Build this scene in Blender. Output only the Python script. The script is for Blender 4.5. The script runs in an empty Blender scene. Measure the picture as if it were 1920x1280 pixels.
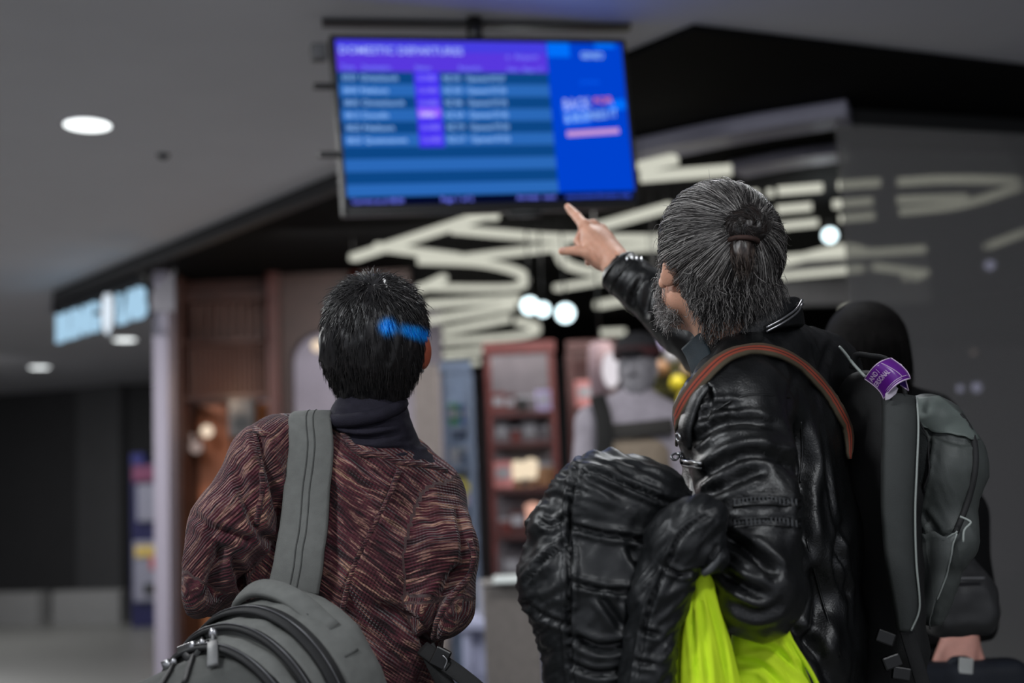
import bpy, bmesh, math, random
import numpy as np
from mathutils import Vector, Matrix
try:
    import openvdb as vdb
except Exception:
    import pyopenvdb as vdb

SC = bpy.context.scene
COL = SC.collection
R = math.radians
rng = np.random.default_rng(7)
random.seed(7)

# ------------------------------------------------------------------ camera
CAMZ = 1.2
F = 2400.0
PITCH, ROLL = R(7.5), R(2.5)
_f = Vector((0, math.cos(PITCH), math.sin(PITCH)))
_u0 = Vector((0, -math.sin(PITCH), math.cos(PITCH)))
_r0 = Vector((1, 0, 0))
_up = _u0 * math.cos(ROLL) + _r0 * math.sin(ROLL)
_rt = _r0 * math.cos(ROLL) - _u0 * math.sin(ROLL)
cam_d = bpy.data.cameras.new('camera')
cam = bpy.data.objects.new('camera', cam_d)
COL.objects.link(cam)
cam.matrix_world = Matrix(((_rt.x, _up.x, -_f.x, 0), (_rt.y, _up.y, -_f.y, 0), (_rt.z, _up.z, -_f.z, CAMZ), (0, 0, 0, 1)))
cam_d.sensor_width = 36
cam_d.lens = F / 1920 * 36
cam_d.clip_start = 0.05
cam_d.dof.use_dof = True
cam_d.dof.focus_distance = 2.2
cam_d.dof.aperture_fstop = 1.8
SC.camera = cam

# ------------------------------------------------------------------ world, lamps, exposure
SC.view_settings.view_transform = 'Standard'
SC.view_settings.look = 'None'
SC.view_settings.exposure = 0.0
SC.view_settings.gamma = 1.0
SC.view_settings.use_curve_mapping = False
SC.cycles.use_denoising = True
SC.cycles.max_bounces = 6
SC.cycles.transparent_max_bounces = 12
SC.cycles.sample_clamp_indirect = 4.0
SC.cycles.caustics_reflective = False
SC.cycles.caustics_refractive = False
w = bpy.data.worlds.new('concourse_air')
SC.world = w
w.use_nodes = True
w.node_tree.nodes['Background'].inputs[0].default_value = (0.86, 0.9, 1.0, 1)
w.node_tree.nodes['Background'].inputs[1].default_value = 0.62

def lamp(name, kind, loc, energy, color=(1, 1, 1), size=0.3, target=None, size_y=None, spot=None):
    d = bpy.data.lights.new(name, kind)
    d.energy = energy
    d.color = color
    if kind == 'AREA':
        d.size = size
        if size_y:
            d.shape = 'RECTANGLE'; d.size_y = size_y
        else:
            d.shape = 'DISK'
    elif kind == 'SPOT':
        d.shadow_soft_size = size
        d.spot_size = spot or R(110)
        d.spot_blend = 0.6
    else:
        d.shadow_soft_size = size
    o = bpy.data.objects.new(name, d)
    COL.objects.link(o)
    o.location = loc
    if target is not None:
        v = Vector(target) - Vector(loc)
        o.rotation_euler = v.to_track_quat('-Z', 'Y').to_euler()
    return o

# unseen lamps added to light the travellers (no fittings, ceiling at 3.2 m)
lamp('unseen_downlight', 'AREA', (-1.9, 0.2, 3.16), 78, (0.93, 0.97, 1.0), 0.5, (-0.9, 1.7, 1.2))
lamp('unseen_downlight', 'AREA', (1.3, -0.5, 3.16), 46, (0.95, 0.98, 1.0), 0.5, (1.2, 1.6, 1.2))
lamp('unseen_downlight', 'AREA', (-2.1, 3.4, 3.16), 40, (0.95, 0.98, 1.0), 0.5, (-0.6, 2.6, 1.3))
lamp('unseen_downlight', 'AREA', (0.5, 3.7, 3.16), 22, (0.95, 0.98, 1.0), 0.5, (0.4, 2.6, 1.3))

# ------------------------------------------------------------------ pixel-to-place helpers
C0 = Vector((0, 0, CAMZ))
def ray(px, py):
    return _f + _rt * ((px - 960) / F) + _up * ((640 - py) / F)
def P(px, py, D):
    d = ray(px, py)
    return C0 + d * (D / d.y)
def PZ(px, py, z):
    d = ray(px, py)
    return C0 + d * ((z - CAMZ) / d.z)

# ------------------------------------------------------------------ object helpers
def link(o, parent=None):
    COL.objects.link(o)
    if parent is not None:
        o.parent = parent
        o.matrix_parent_inverse = parent.matrix_basis.inverted()
    return o
def tag(o, label=None, cat=None, group=None, kind=None):
    if label: o['label'] = label
    if cat: o['category'] = cat
    if group: o['group'] = group
    if kind: o['kind'] = kind
    return o
def empty(name, loc, label, cat, group=None):
    o = bpy.data.objects.new(name, None)
    o.empty_display_size = 0.1
    o.location = loc
    COL.objects.link(o)
    return tag(o, label, cat, group)
def mesh_obj(name, V, Fa, mat, parent=None, smooth=True, label=None, attrs=None):
    V = np.asarray(V, dtype=np.float32)
    me = bpy.data.meshes.new(name)
    if isinstance(Fa, np.ndarray):
        n, k = Fa.shape
        me.vertices.add(len(V)); me.vertices.foreach_set('co', V.ravel())
        me.loops.add(n * k); me.loops.foreach_set('vertex_index', Fa.astype(np.int32).ravel())
        me.polygons.add(n); me.polygons.foreach_set('loop_start', np.arange(0, n * k, k, dtype=np.int32))
        me.update(calc_edges=True)
    else:
        me.from_pydata(V.tolist(), [], Fa); me.update()
    if smooth:
        me.polygons.foreach_set('use_smooth', np.ones(len(me.polygons), dtype=bool))
    for an, arr in (attrs or {}).items():
        arr = np.asarray(arr, dtype=np.float32)
        if arr.ndim == 1:
            a = me.attributes.new(an, 'FLOAT', 'POINT'); a.data.foreach_set('value', arr)
        else:
            a = me.attributes.new(an, 'FLOAT_VECTOR', 'POINT'); a.data.foreach_set('vector', arr.ravel())
    me.materials.append(mat)
    o = bpy.data.objects.new(name, me)
    link(o, parent)
    if label: o['label'] = label
    return o
def bm_obj(name, bm, mat, parent=None, smooth=False, label=None):
    me = bpy.data.meshes.new(name)
    bmesh.ops.recalc_face_normals(bm, faces=bm.faces)
    bm.to_mesh(me); bm.free()
    if smooth:
        me.polygons.foreach_set('use_smooth', np.ones(len(me.polygons), dtype=bool))
    me.materials.append(mat)
    o = bpy.data.objects.new(name, me)
    link(o, parent)
    if label: o['label'] = label
    return o
def box(c, s, rot=None, bev=0.0, bm=None, seg=2):
    own = bm or bmesh.new()
    r = bmesh.ops.create_cube(own, size=1.0)
    vs = r['verts']
    bmesh.ops.scale(own, vec=Vector(s), verts=vs)
    if bev > 0:
        es = list({e for v in vs for e in v.link_edges})
        rr = bmesh.ops.bevel(own, geom=es, offset=bev, segments=seg, affect='EDGES', profile=0.5)
        vs = list({v for f in rr['faces'] for v in f.verts} | {v for v in vs if v.is_valid})
    M = Matrix.Translation(Vector(c))
    if rot is not None:
        M = M @ (rot.to_4x4() if isinstance(rot, Matrix) else Matrix.Rotation(rot, 4, 'Z'))
    bmesh.ops.transform(own, matrix=M, verts=vs)
    return own
def cyl(a, b, r1, r2=None, seg=16, bm=None, caps=True):
    own = bm or bmesh.new()
    a, b = Vector(a), Vector(b)
    r2 = r1 if r2 is None else r2
    q = (b - a).to_track_quat('Z', 'Y').to_matrix().to_4x4()
    M = Matrix.Translation((a + b) / 2) @ q
    bmesh.ops.create_cone(own, cap_ends=caps, segments=seg, radius1=r1, radius2=r2, depth=(b - a).length, matrix=M)
    return own
def ball(c, r, bm=None, sc=(1, 1, 1), seg=16, rot=None):
    own = bm or bmesh.new()
    M = Matrix.Translation(Vector(c)) @ (rot.to_4x4() if rot is not None else Matrix.Identity(4)) @ Matrix.Diagonal((sc[0], sc[1], sc[2], 1))
    bmesh.ops.create_uvsphere(own, u_segments=seg, v_segments=max(6, seg // 2), radius=r, matrix=M)
    return own
def lathe(profile, c, seg=24, bm=None, rot=None):
    own = bm or bmesh.new()
    rows = []
    M = Matrix.Translation(Vector(c)) @ (rot.to_4x4() if rot is not None else Matrix.Identity(4))
    for (r, z) in profile:
        rows.append([own.verts.new(M @ Vector((r * math.cos(2 * math.pi * k / seg), r * math.sin(2 * math.pi * k / seg), z))) for k in range(seg)])
    for i in range(len(rows) - 1):
        for k in range(seg):
            own.faces.new((rows[i][k], rows[i][(k + 1) % seg], rows[i + 1][(k + 1) % seg], rows[i + 1][k]))
    own.faces.new(rows[0][::-1]); own.faces.new(rows[-1])
    return own
def catmull(pts, n):
    pts = [np.array(p, dtype=float) for p in pts]
    pts = [2 * pts[0] - pts[1]] + pts + [2 * pts[-1] - pts[-2]]
    out = []
    m = len(pts) - 3
    for k in range(n):
        t = k / (n - 1) * m
        i = min(int(t), m - 1); t -= i
        a, b, c, d = pts[i:i + 4]
        out.append(0.5 * ((2 * b) + (-a + c) * t + (2 * a - 5 * b + 4 * c - d) * t * t + (-a + 3 * b - 3 * c + d) * t ** 3))
    return np.array(out)
def sweep(pts, width, thick, normals=None, n=None, closed_ends=True):
    """a flat band with thickness along a curve: returns V,F. width / thick scalar or array; normals = outward direction(s)"""
    pts = catmull(pts, n) if n else np.array([list(p) for p in pts], dtype=float)
    N = len(pts)
    T = np.gradient(pts, axis=0); T /= np.linalg.norm(T, axis=1)[:, None] + 1e-9
    if normals is None:
        nn = np.tile(np.array([0, 0, 1.0]), (N, 1))
    else:
        nn = np.array([list(v) for v in normals], dtype=float)
        if nn.ndim == 1 or len(nn) == 1: nn = np.tile(nn.reshape(1, 3), (N, 1))
        elif len(nn) != N: nn = catmull(nn, N)
    nn = nn - (nn * T).sum(1)[:, None] * T
    nn /= np.linalg.norm(nn, axis=1)[:, None] + 1e-9
    S = np.cross(T, nn)
    wd = np.interp(np.linspace(0, 1, N), np.linspace(0, 1, np.size(width)), np.atleast_1d(width))
    th = np.interp(np.linspace(0, 1, N), np.linspace(0, 1, np.size(thick)), np.atleast_1d(thick))
    prof = [(-.5, -.5), (-.5, .2), (-.44, .5), (0, .62), (.44, .5), (.5, .2), (.5, -.5)]
    K = len(prof)
    V = np.zeros((N, K, 3))
    for k, (a, b) in enumerate(prof):
        V[:, k] = pts + S * (a * wd)[:, None] + nn * (b * th)[:, None]
    V = V.reshape(-1, 3)
    Fs = []
    for i in range(N - 1):
        for k in range(K):
            k2 = (k + 1) % K
            Fs.append((i * K + k, i * K + k2, (i + 1) * K + k2, (i + 1) * K + k))
    Fs.append(tuple(range(K))[::-1]); Fs.append(tuple((N - 1) * K + k for k in range(K)))
    return V, Fs
def tube(pts, rad, n=None, seg=8, flat=1.0):
    pts = catmull(pts, n) if n else np.array([list(p) for p in pts], dtype=float)
    N = len(pts)
    T = np.gradient(pts, axis=0); T /= np.linalg.norm(T, axis=1)[:, None] + 1e-9
    ref = np.array([0.13, 0.2, 0.97]) if abs(T[0][2]) < 0.9 else np.array([1.0, 0.1, 0])
    V = []
    rr = np.interp(np.linspace(0, 1, N), np.linspace(0, 1, np.size(rad)), np.atleast_1d(rad))
    for i in range(N):
        a = np.cross(T[i], ref); a /= np.linalg.norm(a) + 1e-9
        b = np.cross(a, T[i]); ref = b
        for k in range(seg):
            t = 2 * math.pi * k / seg
            V.append(pts[i] + rr[i] * (math.cos(t) * a + flat * math.sin(t) * b))
    Fs = []
    for i in range(N - 1):
        for k in range(seg):
            k2 = (k + 1) % seg
            Fs.append((i * seg + k, i * seg + k2, (i + 1) * seg + k2, (i + 1) * seg + k))
    Fs.append(tuple(range(seg))[::-1]); Fs.append(tuple((N - 1) * seg + k for k in range(seg)))
    return np.array(V), Fs

# ------------------------------------------------------------------ materials
MATS = {}
def sock(b, names, v):
    for nm in names:
        if nm in b.inputs:
            b.inputs[nm].default_value = v; return
def mat(name, col, rough=0.6, metal=0.0, var=0.12, scale=30.0, bump=0.0, bscale=200.0, spec=0.5, emit=None, es=1.0, coat=0.0, alpha=None, sheen=0.0):
    if name in MATS: return MATS[name]
    m = bpy.data.materials.new(name); m.use_nodes = True
    nt = m.node_tree; N = nt.nodes; L = nt.links
    b = N['Principled BSDF']
    c = tuple(col) + (1,)
    b.inputs['Roughness'].default_value = rough
    b.inputs['Metallic'].default_value = metal
    sock(b, ['Specular IOR Level'], spec)
    if coat: sock(b, ['Coat Weight'], coat); sock(b, ['Coat Roughness'], 0.12)
    if sheen: sock(b, ['Sheen Weight'], sheen)
    tc = N.new('ShaderNodeTexCoord')
    if var > 0:
        no = N.new('ShaderNodeTexNoise'); no.inputs['Scale'].default_value = scale; no.inputs['Detail'].default_value = 4
        L.new(tc.outputs['Object'], no.inputs['Vector'])
        rp = N.new('ShaderNodeValToRGB')
        rp.color_ramp.elements[0].position = 0.3; rp.color_ramp.elements[1].position = 0.7
        rp.color_ramp.elements[0].color = tuple(x * (1 - var) for x in col) + (1,)
        rp.color_ramp.elements[1].color = tuple(min(1, x * (1 + var)) for x in col) + (1,)
        L.new(no.outputs['Fac'], rp.inputs['Fac']); L.new(rp.outputs['Color'], b.inputs['Base Color'])
    else:
        b.inputs['Base Color'].default_value = c
    if bump > 0:
        nb = N.new('ShaderNodeTexNoise'); nb.inputs['Scale'].default_value = bscale; nb.inputs['Detail'].default_value = 5
        L.new(tc.outputs['Object'], nb.inputs['Vector'])
        bp = N.new('ShaderNodeBump'); bp.inputs['Strength'].default_value = bump; bp.inputs['Distance'].default_value = 0.002
        L.new(nb.outputs['Fac'], bp.inputs['Height']); L.new(bp.outputs['Normal'], b.inputs['Normal'])
    if emit is not None:
        sock(b, ['Emission Color'], tuple(emit) + (1,)); sock(b, ['Emission Strength'], es)
    MATS[name] = m
    return m
def emis(name, col, s=1.0):
    if name in MATS: return MATS[name]
    m = bpy.data.materials.new(name); m.use_nodes = True
    nt = m.node_tree; nt.nodes.clear()
    e = nt.nodes.new('ShaderNodeEmission'); o = nt.nodes.new('ShaderNodeOutputMaterial')
    e.inputs[0].default_value = tuple(col) + (1,); e.inputs[1].default_value = s
    nt.links.new(e.outputs[0], o.inputs[0])
    MATS[name] = m
    return m
def lin(r, g, b):
    f = lambda c: (c / 255 / 12.92) if c / 255 <= 0.04045 else ((c / 255 + 0.055) / 1.055) ** 2.4
    return (f(r), f(g), f(b))
# ------------------------------------------------------------------ the setting
CEIL = 3.2
m_ceil = mat('painted_ceiling', lin(214, 214, 221), 0.7, var=0.02, scale=3)
m_black = mat('black_soffit', lin(12, 12, 13), 0.8, var=0.1, scale=5, spec=0.08)
m_floor = mat('grey_floor', lin(104, 104, 102), 0.4, var=0.05, scale=2)
m_dark = mat('dark_cladding', lin(38, 38, 40), 0.7, var=0.08, scale=4)
m_dark2 = mat('charcoal_panel', lin(68, 68, 70), 0.65, var=0.05, scale=4)
m_white = mat('white_paint', lin(190, 185, 196), 0.6, var=0.03)
m_trim = mat('lilac_grey_trim', lin(150, 148, 165), 0.5, var=0.05)
m_wood = mat('red_brown_wood', lin(58, 31, 24), 0.55, var=0.25, scale=9)
m_wood2 = mat('brown_panel_wood', lin(56, 35, 30), 0.5, var=0.15, scale=6)
m_tan = mat('tan_niche_back', lin(190, 120, 74), 0.7, var=0.25, scale=5)
m_led = emis('led_diffuser', lin(206, 206, 192), 1.0)
m_chrome = mat('chrome', (0.7, 0.7, 0.7), 0.2, 1.0, var=0)
m_glow = emis('bright_lamp_glass', (0.95, 1.0, 1.0), 2.2)

def prism(name, poly, z0, z1, m, parent=None, **kw):
    n = len(poly)
    V = [(x, y, z0) for x, y in poly] + [(x, y, z1) for x, y in poly]
    Fs = [tuple(range(n))[::-1], tuple(range(n, 2 * n))] + [(i, (i + 1) % n, n + (i + 1) % n, n + i) for i in range(n)]
    o = mesh_obj(name, V, Fs, m, parent, smooth=False)
    tag(o, **kw)
    return o

prism('floor', [(-16, -3), (9, -3), (9, 26), (-16, 26)], -0.1, 0, m_floor, kind='structure')
cA = PZ(1300, 45, CEIL); cB = PZ(1920, 120, CEIL); cD = PZ(640, 320, CEIL); cE = PZ(100, 546, CEIL)
eB = cB + (cB - cA) * 4
prism('ceiling', [(-16, -3), (eB.x, -3), (eB.x, eB.y), (cA.x, cA.y), (cD.x, cD.y), (cE.x, cE.y), (cE.x - 0.4, cE.y + 1.0), (-2.85, 12.5), (-2.85, 26), (-16, 26)], CEIL, CEIL + 0.2, m_ceil, kind='structure')
# black canopy soffit over the shop, 4 cm lower than the painted ceiling, with a lighter edge strip
prism('ceiling', [(cA.x, cA.y), (eB.x, eB.y), (eB.x, 24), (-2.8, 24), (-2.8, 12.2), (cE.x - 0.35, cE.y + 0.95), (cE.x, cE.y), (cD.x, cD.y)], CEIL - 0.03, CEIL + 0.3, m_black, kind='structure')
# canopy fascia (left): beam that hangs under the soffit line and carries the sign
fdir = (cE - cD).normalized()
fn = Vector((-fdir.y, fdir.x, 0)); fn = fn if fn.y < 0 else -fn
fa = cD + fdir * -0.9; fb = cE
V, Fq = sweep([fa - fn * 0.03 + Vector((0, 0, -0.05)), fb - fn * 0.03 + Vector((0, 0, -0.05))], 0.1, 0.06, normals=[fn])
tag(mesh_obj('trim_1', V, Fq, mat('fascia_charcoal', lin(52, 52, 54), 0.6), smooth=False), kind='structure')
# far walls
wl = [P(-60, 1150, 19.5), P(318, 1150, 17.6)]
def wallbox(name, a, b, z0, z1, t, m, parent=None, **kw):
    a = Vector((a[0], a[1], 0)); b = Vector((b[0], b[1], 0))
    d = (b - a); L = d.length; ang = math.atan2(d.y, d.x)
    c = (a + b) / 2; c.z = (z0 + z1) / 2
    bm = box(c, (L, t, z1 - z0), rot=ang)
    o = bm_obj(name, bm, m, parent)
    tag(o, **kw)
    return o
wallbox('wall_far', (-16, 21.5), (wl[1].x + 4, 16.6), 0, CEIL, 0.2, m_dark, kind='structure')
pa, pb = P(150, 1150, 18.3), P(232, 1150, 17.9)
wallbox('trim_2', pa, pb, 0.35, CEIL, 0.12, m_dark2, kind='structure')
ka, kb = P(-30, 1150, 17.2), P(82, 1150, 16.8)
wallbox('baseboard_far', ka, kb, 0, 0.42, 0.2, mat('pale_grey_base', lin(120, 120, 120), 0.7), kind='structure')
ka, kb = P(108, 1150, 16.8), P(235, 1150, 16.4)
wallbox('baseboard_far', ka, kb, 0, 0.42, 0.2, mat('pale_grey_base', lin(120, 120, 120), 0.7), kind='structure')
wallbox('wall_right', (8.2, -1.5), (8.2, 24), 0, CEIL, 0.2, mat('mid_grey_wall', lin(120, 120, 124), 0.7, var=0.03), kind='structure')
wallbox('wall_side', (-15.9, 1.0), (-15.9, 22), 0, CEIL, 0.2, mat('light_grey_wall', lin(170, 170, 174), 0.7, var=0.03), kind='structure')
wallbox('wall_back', (-2.7, 18), (8.05, 18), 0, CEIL, 0.2, mat('shop_back_wall', lin(112, 104, 110), 0.7), kind='structure')
# white column at the corner of the shop
c = P(316, 1000, 10.0)
wallbox('trim_3', (c.x - 0.06, c.y), (c.x + 0.05, c.y), 0, CEIL - 0.03, 0.35, mat('lilac_white_column', lin(142, 136, 150), 0.6, var=.03), kind='structure')

# shop front in red brown wood: frame with slats, panels, arch
ws = bpy.data.objects.new('wall_left', None); COL.objects.link(ws); ws.location = (P(420, 900, 10.2).x, 10.2, 0); tag(ws, kind='structure')
x0, x1, x2, x3 = P(332, 700, 10.2).x, P(515, 700, 10.2).x, P(648, 700, 10.2).x, P(775, 700, 10.2).x
def zat(px, py, D): return P(px, py, D).z
zt = zat(420, 640, 10.2); zl = zat(420, 745, 10.2)
bm_obj('panel', box(((x0 + x1) / 2, 10.32, (CEIL + zl) / 2 - 0.01), (x1 - x0, 0.08, CEIL - zl - 0.06)), m_wood, ws)
bm_obj('stile', box((x1 + 0.02, 10.2, (CEIL - 0.03) / 2), (0.1, 0.3, CEIL - 0.03), bev=0.01), mat('dark_red_frame', lin(66, 26, 20), 0.5, var=0.2), ws)
bm_obj('stile', box((x0 + 0.03, 10.2, (CEIL - 0.03) / 2), (0.08, 0.3, CEIL - 0.03), bev=0.01), m_wood, ws)
for k, zz in enumerate((zat(420, 560, 10.2), zt, zl)):
    bm_obj('rail', box(((x0 + x1) / 2, 10.24, zz), (x1 - x0 - 0.12, 0.16, 0.05), bev=0.008), m_wood, ws)
slat = None
for k in range(16):
    xx = x0 + 0.12 + (x1 - x0 - 0.2) * k / 15
    if slat is None:
        slat = bm_obj('slat', box((0, 0, 0), (0.022, 0.06, zt - zl - 0.06), bev=0.004, seg=1), mat('light_slat_wood', lin(76, 45, 35), 0.5, var=0.2), ws)
        s = slat
    else:
        s = slat.copy(); COL.objects.link(s)
    s.location = (xx, 10.22, (zt + zl) / 2); s.parent = ws; s.matrix_parent_inverse = ws.matrix_basis.inverted()
for k in range(9):
    s = slat.copy(); COL.objects.link(s)
    s.location = (x0 + 0.14 + (x1 - x0 - 0.24) * k / 8, 10.25, (zt + zat(420, 560, 10.2)) / 2); s.scale = (1.7, 1, 0.85); s.parent = ws; s.matrix_parent_inverse = ws.matrix_basis.inverted()
# niche below the slats
bm_obj('niche_back', box(((x0 + x1) / 2, 10.75, zl / 2), (x1 - x0, 0.05, zl)), m_tan, ws)
bm_obj('niche_side', box((x1 - 0.03, 10.48, zl / 2), (0.04, 0.5, zl)), m_wood2, ws)
bm_obj('niche_side', box((x0 + 0.03, 10.48, zl / 2), (0.04, 0.5, zl)), m_wood2, ws)
# panel with arched opening
zc = zat(580, 640, 10.2)
N = 14
xa0, xa1 = x1 + 0.08, x3
arch = [(xa0 - 0.02, CEIL - 0.04), (x3, CEIL - 0.04), (x3, zc + 0.02)]
rad = 0.24
arch += [(x2 - 0.0, zc + 0.05)]
arch += [(xa0 + 0.06 + rad - rad * math.sin(t), zc - 0.12 + rad * math.cos(t) - 0.05) for t in np.linspace(0, math.pi / 2, N)]
arch += [(xa0 + 0.06, 0.0), (xa0 - 0.02, 0.0)]
n = len(arch)
V = [(x, 10.14, z) for x, z in arch] + [(x, 10.3, z) for x, z in arch]
Fs = [tuple(range(n)), tuple(range(n, 2 * n))[::-1]] + [(i, n + i, n + (i + 1) % n, (i + 1) % n) for i in range(n)]
mesh_obj('arch_panel', V, Fs, m_wood2, ws, smooth=False)
mesh_obj('arch_post', *[ (lambda a: (a[0], a[1]))(tube([(x2 + 0.1, 10.12, zc + 0.2), (x2 + 0.1, 10.12, CEIL - 0.05)], 0.05, seg=8))][0], mat('dark_red_frame', (0, 0, 0)), ws)
# pale interior wall seen through the arch
wallbox('wall_inner', (P(490, 900, 12.6).x, 12.6), (P(835, 800, 12.4).x, 12.4), 0, CEIL, 0.1, mat('pale_lilac_wall', lin(186, 178, 192), 0.7), kind='structure')

# glass screen of the right-hand shop front
ga, gb = P(1604, 700, 6.35), P(2150, 700, 6.9)
gm = bpy.data.materials.new('tinted_glass'); gm.use_nodes = True
nt = gm.node_tree; nt.nodes.clear()
o_ = nt.nodes.new('ShaderNodeOutputMaterial'); mx = nt.nodes.new('ShaderNodeMixShader'); mx2 = nt.nodes.new('ShaderNodeMixShader')
tr = nt.nodes.new('ShaderNodeBsdfTransparent'); tr.inputs[0].default_value = (0.68, 0.68, 0.66, 1)
df = nt.nodes.new('ShaderNodeBsdfDiffuse'); df.inputs[0].default_value = lin(205, 203, 203) + (1,)  # grey veil in the glass colour, painting in the corridor's reflection
gl = nt.nodes.new('ShaderNodeBsdfGlossy'); gl.inputs['Roughness'].default_value = 0.03
fr = nt.nodes.new('ShaderNodeFresnel'); fr.inputs[0].default_value = 1.5
mx.inputs[0].default_value = 0.26
nt.links.new(tr.outputs[0], mx.inputs[1]); nt.links.new(df.outputs[0], mx.inputs[2])
nt.links.new(fr.outputs[0], mx2.inputs[0]); nt.links.new(mx.outputs[0], mx2.inputs[1]); nt.links.new(gl.outputs[0], mx2.inputs[2])
nt.links.new(mx2.outputs[0], o_.inputs[0])
wallbox('window_1', ga, gb, 0.0, 3.08, 0.014, gm, kind='structure')
V, Fq = sweep([ga + Vector((0, 0, 3.12 - ga.z)), gb + Vector((0, 0, 3.12 - gb.z))], 0.05, 0.08, normals=[(0, 0, 1)])
tag(mesh_obj('trim_4', V, Fq, mat('window_rail', lin(30, 30, 31), 0.5), smooth=False), kind='structure')
# pale bulkhead edges under the dark soffit
for k, (a, b, hh) in enumerate([((1190, 285), (1592, 212), 0.085), ((1380, 318), (1592, 284), 0.06)]):
    A_, B_ = PZ(*a, 3.12), PZ(*b, 3.12)
    V, Fq = sweep([A_, (A_ + B_) / 2 + Vector((0, -0.05, 0.0)), B_], 0.22, hh, normals=[(0, 0, 1)], n=6)
    tag(mesh_obj('trim_%d' % (5 + k), V, Fq, m_trim, smooth=False), kind='structure')
# dark services pillar inside the shop
pc = P(1085, 640, 17)
wallbox('wall_pillar', (pc.x - 0.62, 17), (pc.x + 0.24, 17), 0, CEIL, 0.5, mat('charcoal_pillar', lin(44, 43, 48), 0.7), kind='structure')

# ------------------------------------------------------------------ ceiling fittings
def downlight(px, py, dia, label, s=2.0):
    c = PZ(px, py, CEIL)
    t = empty('downlight', c, label, 'light', 'round downlights in the painted ceiling')
    lathe_bm = lathe([(dia / 2 - 0.004, 0.0), (dia / 2 - 0.004, -0.006), (dia / 2 + 0.008, -0.008), (dia / 2 + 0.016, -0.001), (dia / 2 + 0.016, 0.0)], c, 32)
    bm_obj('rim', lathe_bm, m_white, t, True)
    bm_obj('diffuser', cyl(c + Vector((0, 0, -0.006)), c + Vector((0, 0, 0.002)), dia / 2 - 0.004, seg=32), m_glow, t)
downlight(164, 233, 0.235, 'large round white downlight in the near painted ceiling')
downlight(234, 636, 0.25, 'round white downlight just below the blue white lit sign')
downlight(74, 688, 0.25, 'farthest small white downlight near the dark far wall')
# the added lamps behind the camera have no fittings
for k, (x, y) in enumerate([(-1.9, 0.2), (1.3, -0.5)]):
    pass
c = PZ(306, 290, CEIL)
t = empty('smoke_sensor', c, 'small dark round sensor on the painted ceiling right of the downlight', 'sensor')
bm_obj('sensor_base', lathe([(0.03, 0.0), (0.03, -0.012), (0.022, -0.02), (0.001, -0.03)], c, 20), mat('dark_plastic', lin(40, 40, 42), 0.5), t, True)
bm_obj('sensor_ring', lathe([(0.036, 0.0), (0.036, -0.004), (0.031, -0.006), (0.031, 0.0)], c, 20), mat('mid_grey_plastic', lin(90, 90, 92), 0.5), t, True)

# ------------------------------------------------------------------ departures screen
D0 = 5.0
yaw, tilt, ro, sw = 0.31278, 0.043585, 0.05733, 1.2466
ctr = Vector((-0.0497, 5.0, 2.745))
a_ = Vector((math.cos(yaw), math.sin(yaw), 0)); n_ = Vector((math.sin(yaw), -math.cos(yaw), 0))
u_ = math.cos(tilt) * Vector((0, 0, 1)) + math.sin(tilt) * n_
A2 = a_ * math.cos(ro) + u_ * math.sin(ro); U2 = u_ * math.cos(ro) - a_ * math.sin(ro); N2 = A2.cross(U2)
SM = Matrix((( A2.x, U2.x, N2.x, ctr.x), (A2.y, U2.y, N2.y, ctr.y), (A2.z, U2.z, N2.z, ctr.z), (0, 0, 0, 1)))
scr = empty('departures_screen', ctr, 'wide black framed display of domestic departures hanging from the ceiling', 'screen')
sh = sw * 9 / 16 * 1.02
def sbox(name, cx, cy, cz, w_, h_, d_, m, bev=0.0, parent=scr, label=None):
    bm = box((cx, cy, cz), (w_, h_, d_), bev=bev)
    bmesh.ops.transform(bm, matrix=SM, verts=bm.verts)
    return bm_obj(name, bm, m, parent, label=label)
m_blk = mat('black_plastic', lin(12, 12, 13), 0.35, var=0.05)
sbox('casing', 0, 0, -0.035, sw, sh, 0.05, m_blk, 0.006)
bz = 0.018
for nm, cx, cy, w_, h_ in (('bezel', 0, sh / 2 - bz / 2, sw, bz), ('bezel', 0, -sh / 2 + bz, sw, 2 * bz), ('bezel', -sw / 2 + bz / 2, 0, bz, sh), ('bezel', sw / 2 - bz / 2, 0, bz, sh)):
    sbox(nm, cx, cy, -0.004, w_, h_, 0.02, m_blk, 0.003)
SX0, SX1, SY0, SY1 = -sw / 2 + bz, sw / 2 - bz, -sh / 2 + 2 * bz, sh / 2 - bz
SWd, SHd = SX1 - SX0, SY1 - SY0
def sp(u, v): return SX0 + u * SWd, SY1 - v * SHd        # u,v in 0..1 from the top left
def srect(name, u0, v0, u1, v1, m, dz=0.0, parent=None, rot=0):
    (xa, ya), (xb, yb) = sp(u0, v0), sp(u1, v1)
    bm = box((0, 0, 0), (xb - xa, ya - yb, 0.0012))
    if rot: bmesh.ops.transform(bm, matrix=Matrix.Rotation(rot, 4, 'Z'), verts=bm.verts)
    bmesh.ops.transform(bm, matrix=SM @ Matrix.Translation(((xa + xb) / 2, (ya + yb) / 2, -0.004 + dz)), verts=bm.verts)
    return bm_obj(name, bm, m, parent or scr)
E = lambda n, r, g, b: emis(n, lin(r, g, b), 1.0)
SPL = 0.722
base = srect('display_panel', 0, 0, 1, 1, E('scr_dark', 4, 10, 40), 0)
srect('header_band', 0, 0, SPL, 0.192, E('scr_purple', 88, 56, 222), 0.0013, base)
srect('header_top_band', 0, 0, SPL, 0.07, E('scr_violet', 70, 62, 226), 0.0020, base)
rows = 10
for k in range(rows):
    v0 = 0.192 + (0.945 - 0.192) * k / rows; v1 = 0.192 + (0.945 - 0.192) * (k + 1) / rows
    srect('row_band', 0, v0, SPL, v1, E('scr_row_b', 42, 104, 184) if k % 2 else E('scr_row_a', 12, 70, 134), 0.0013, base)
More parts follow.
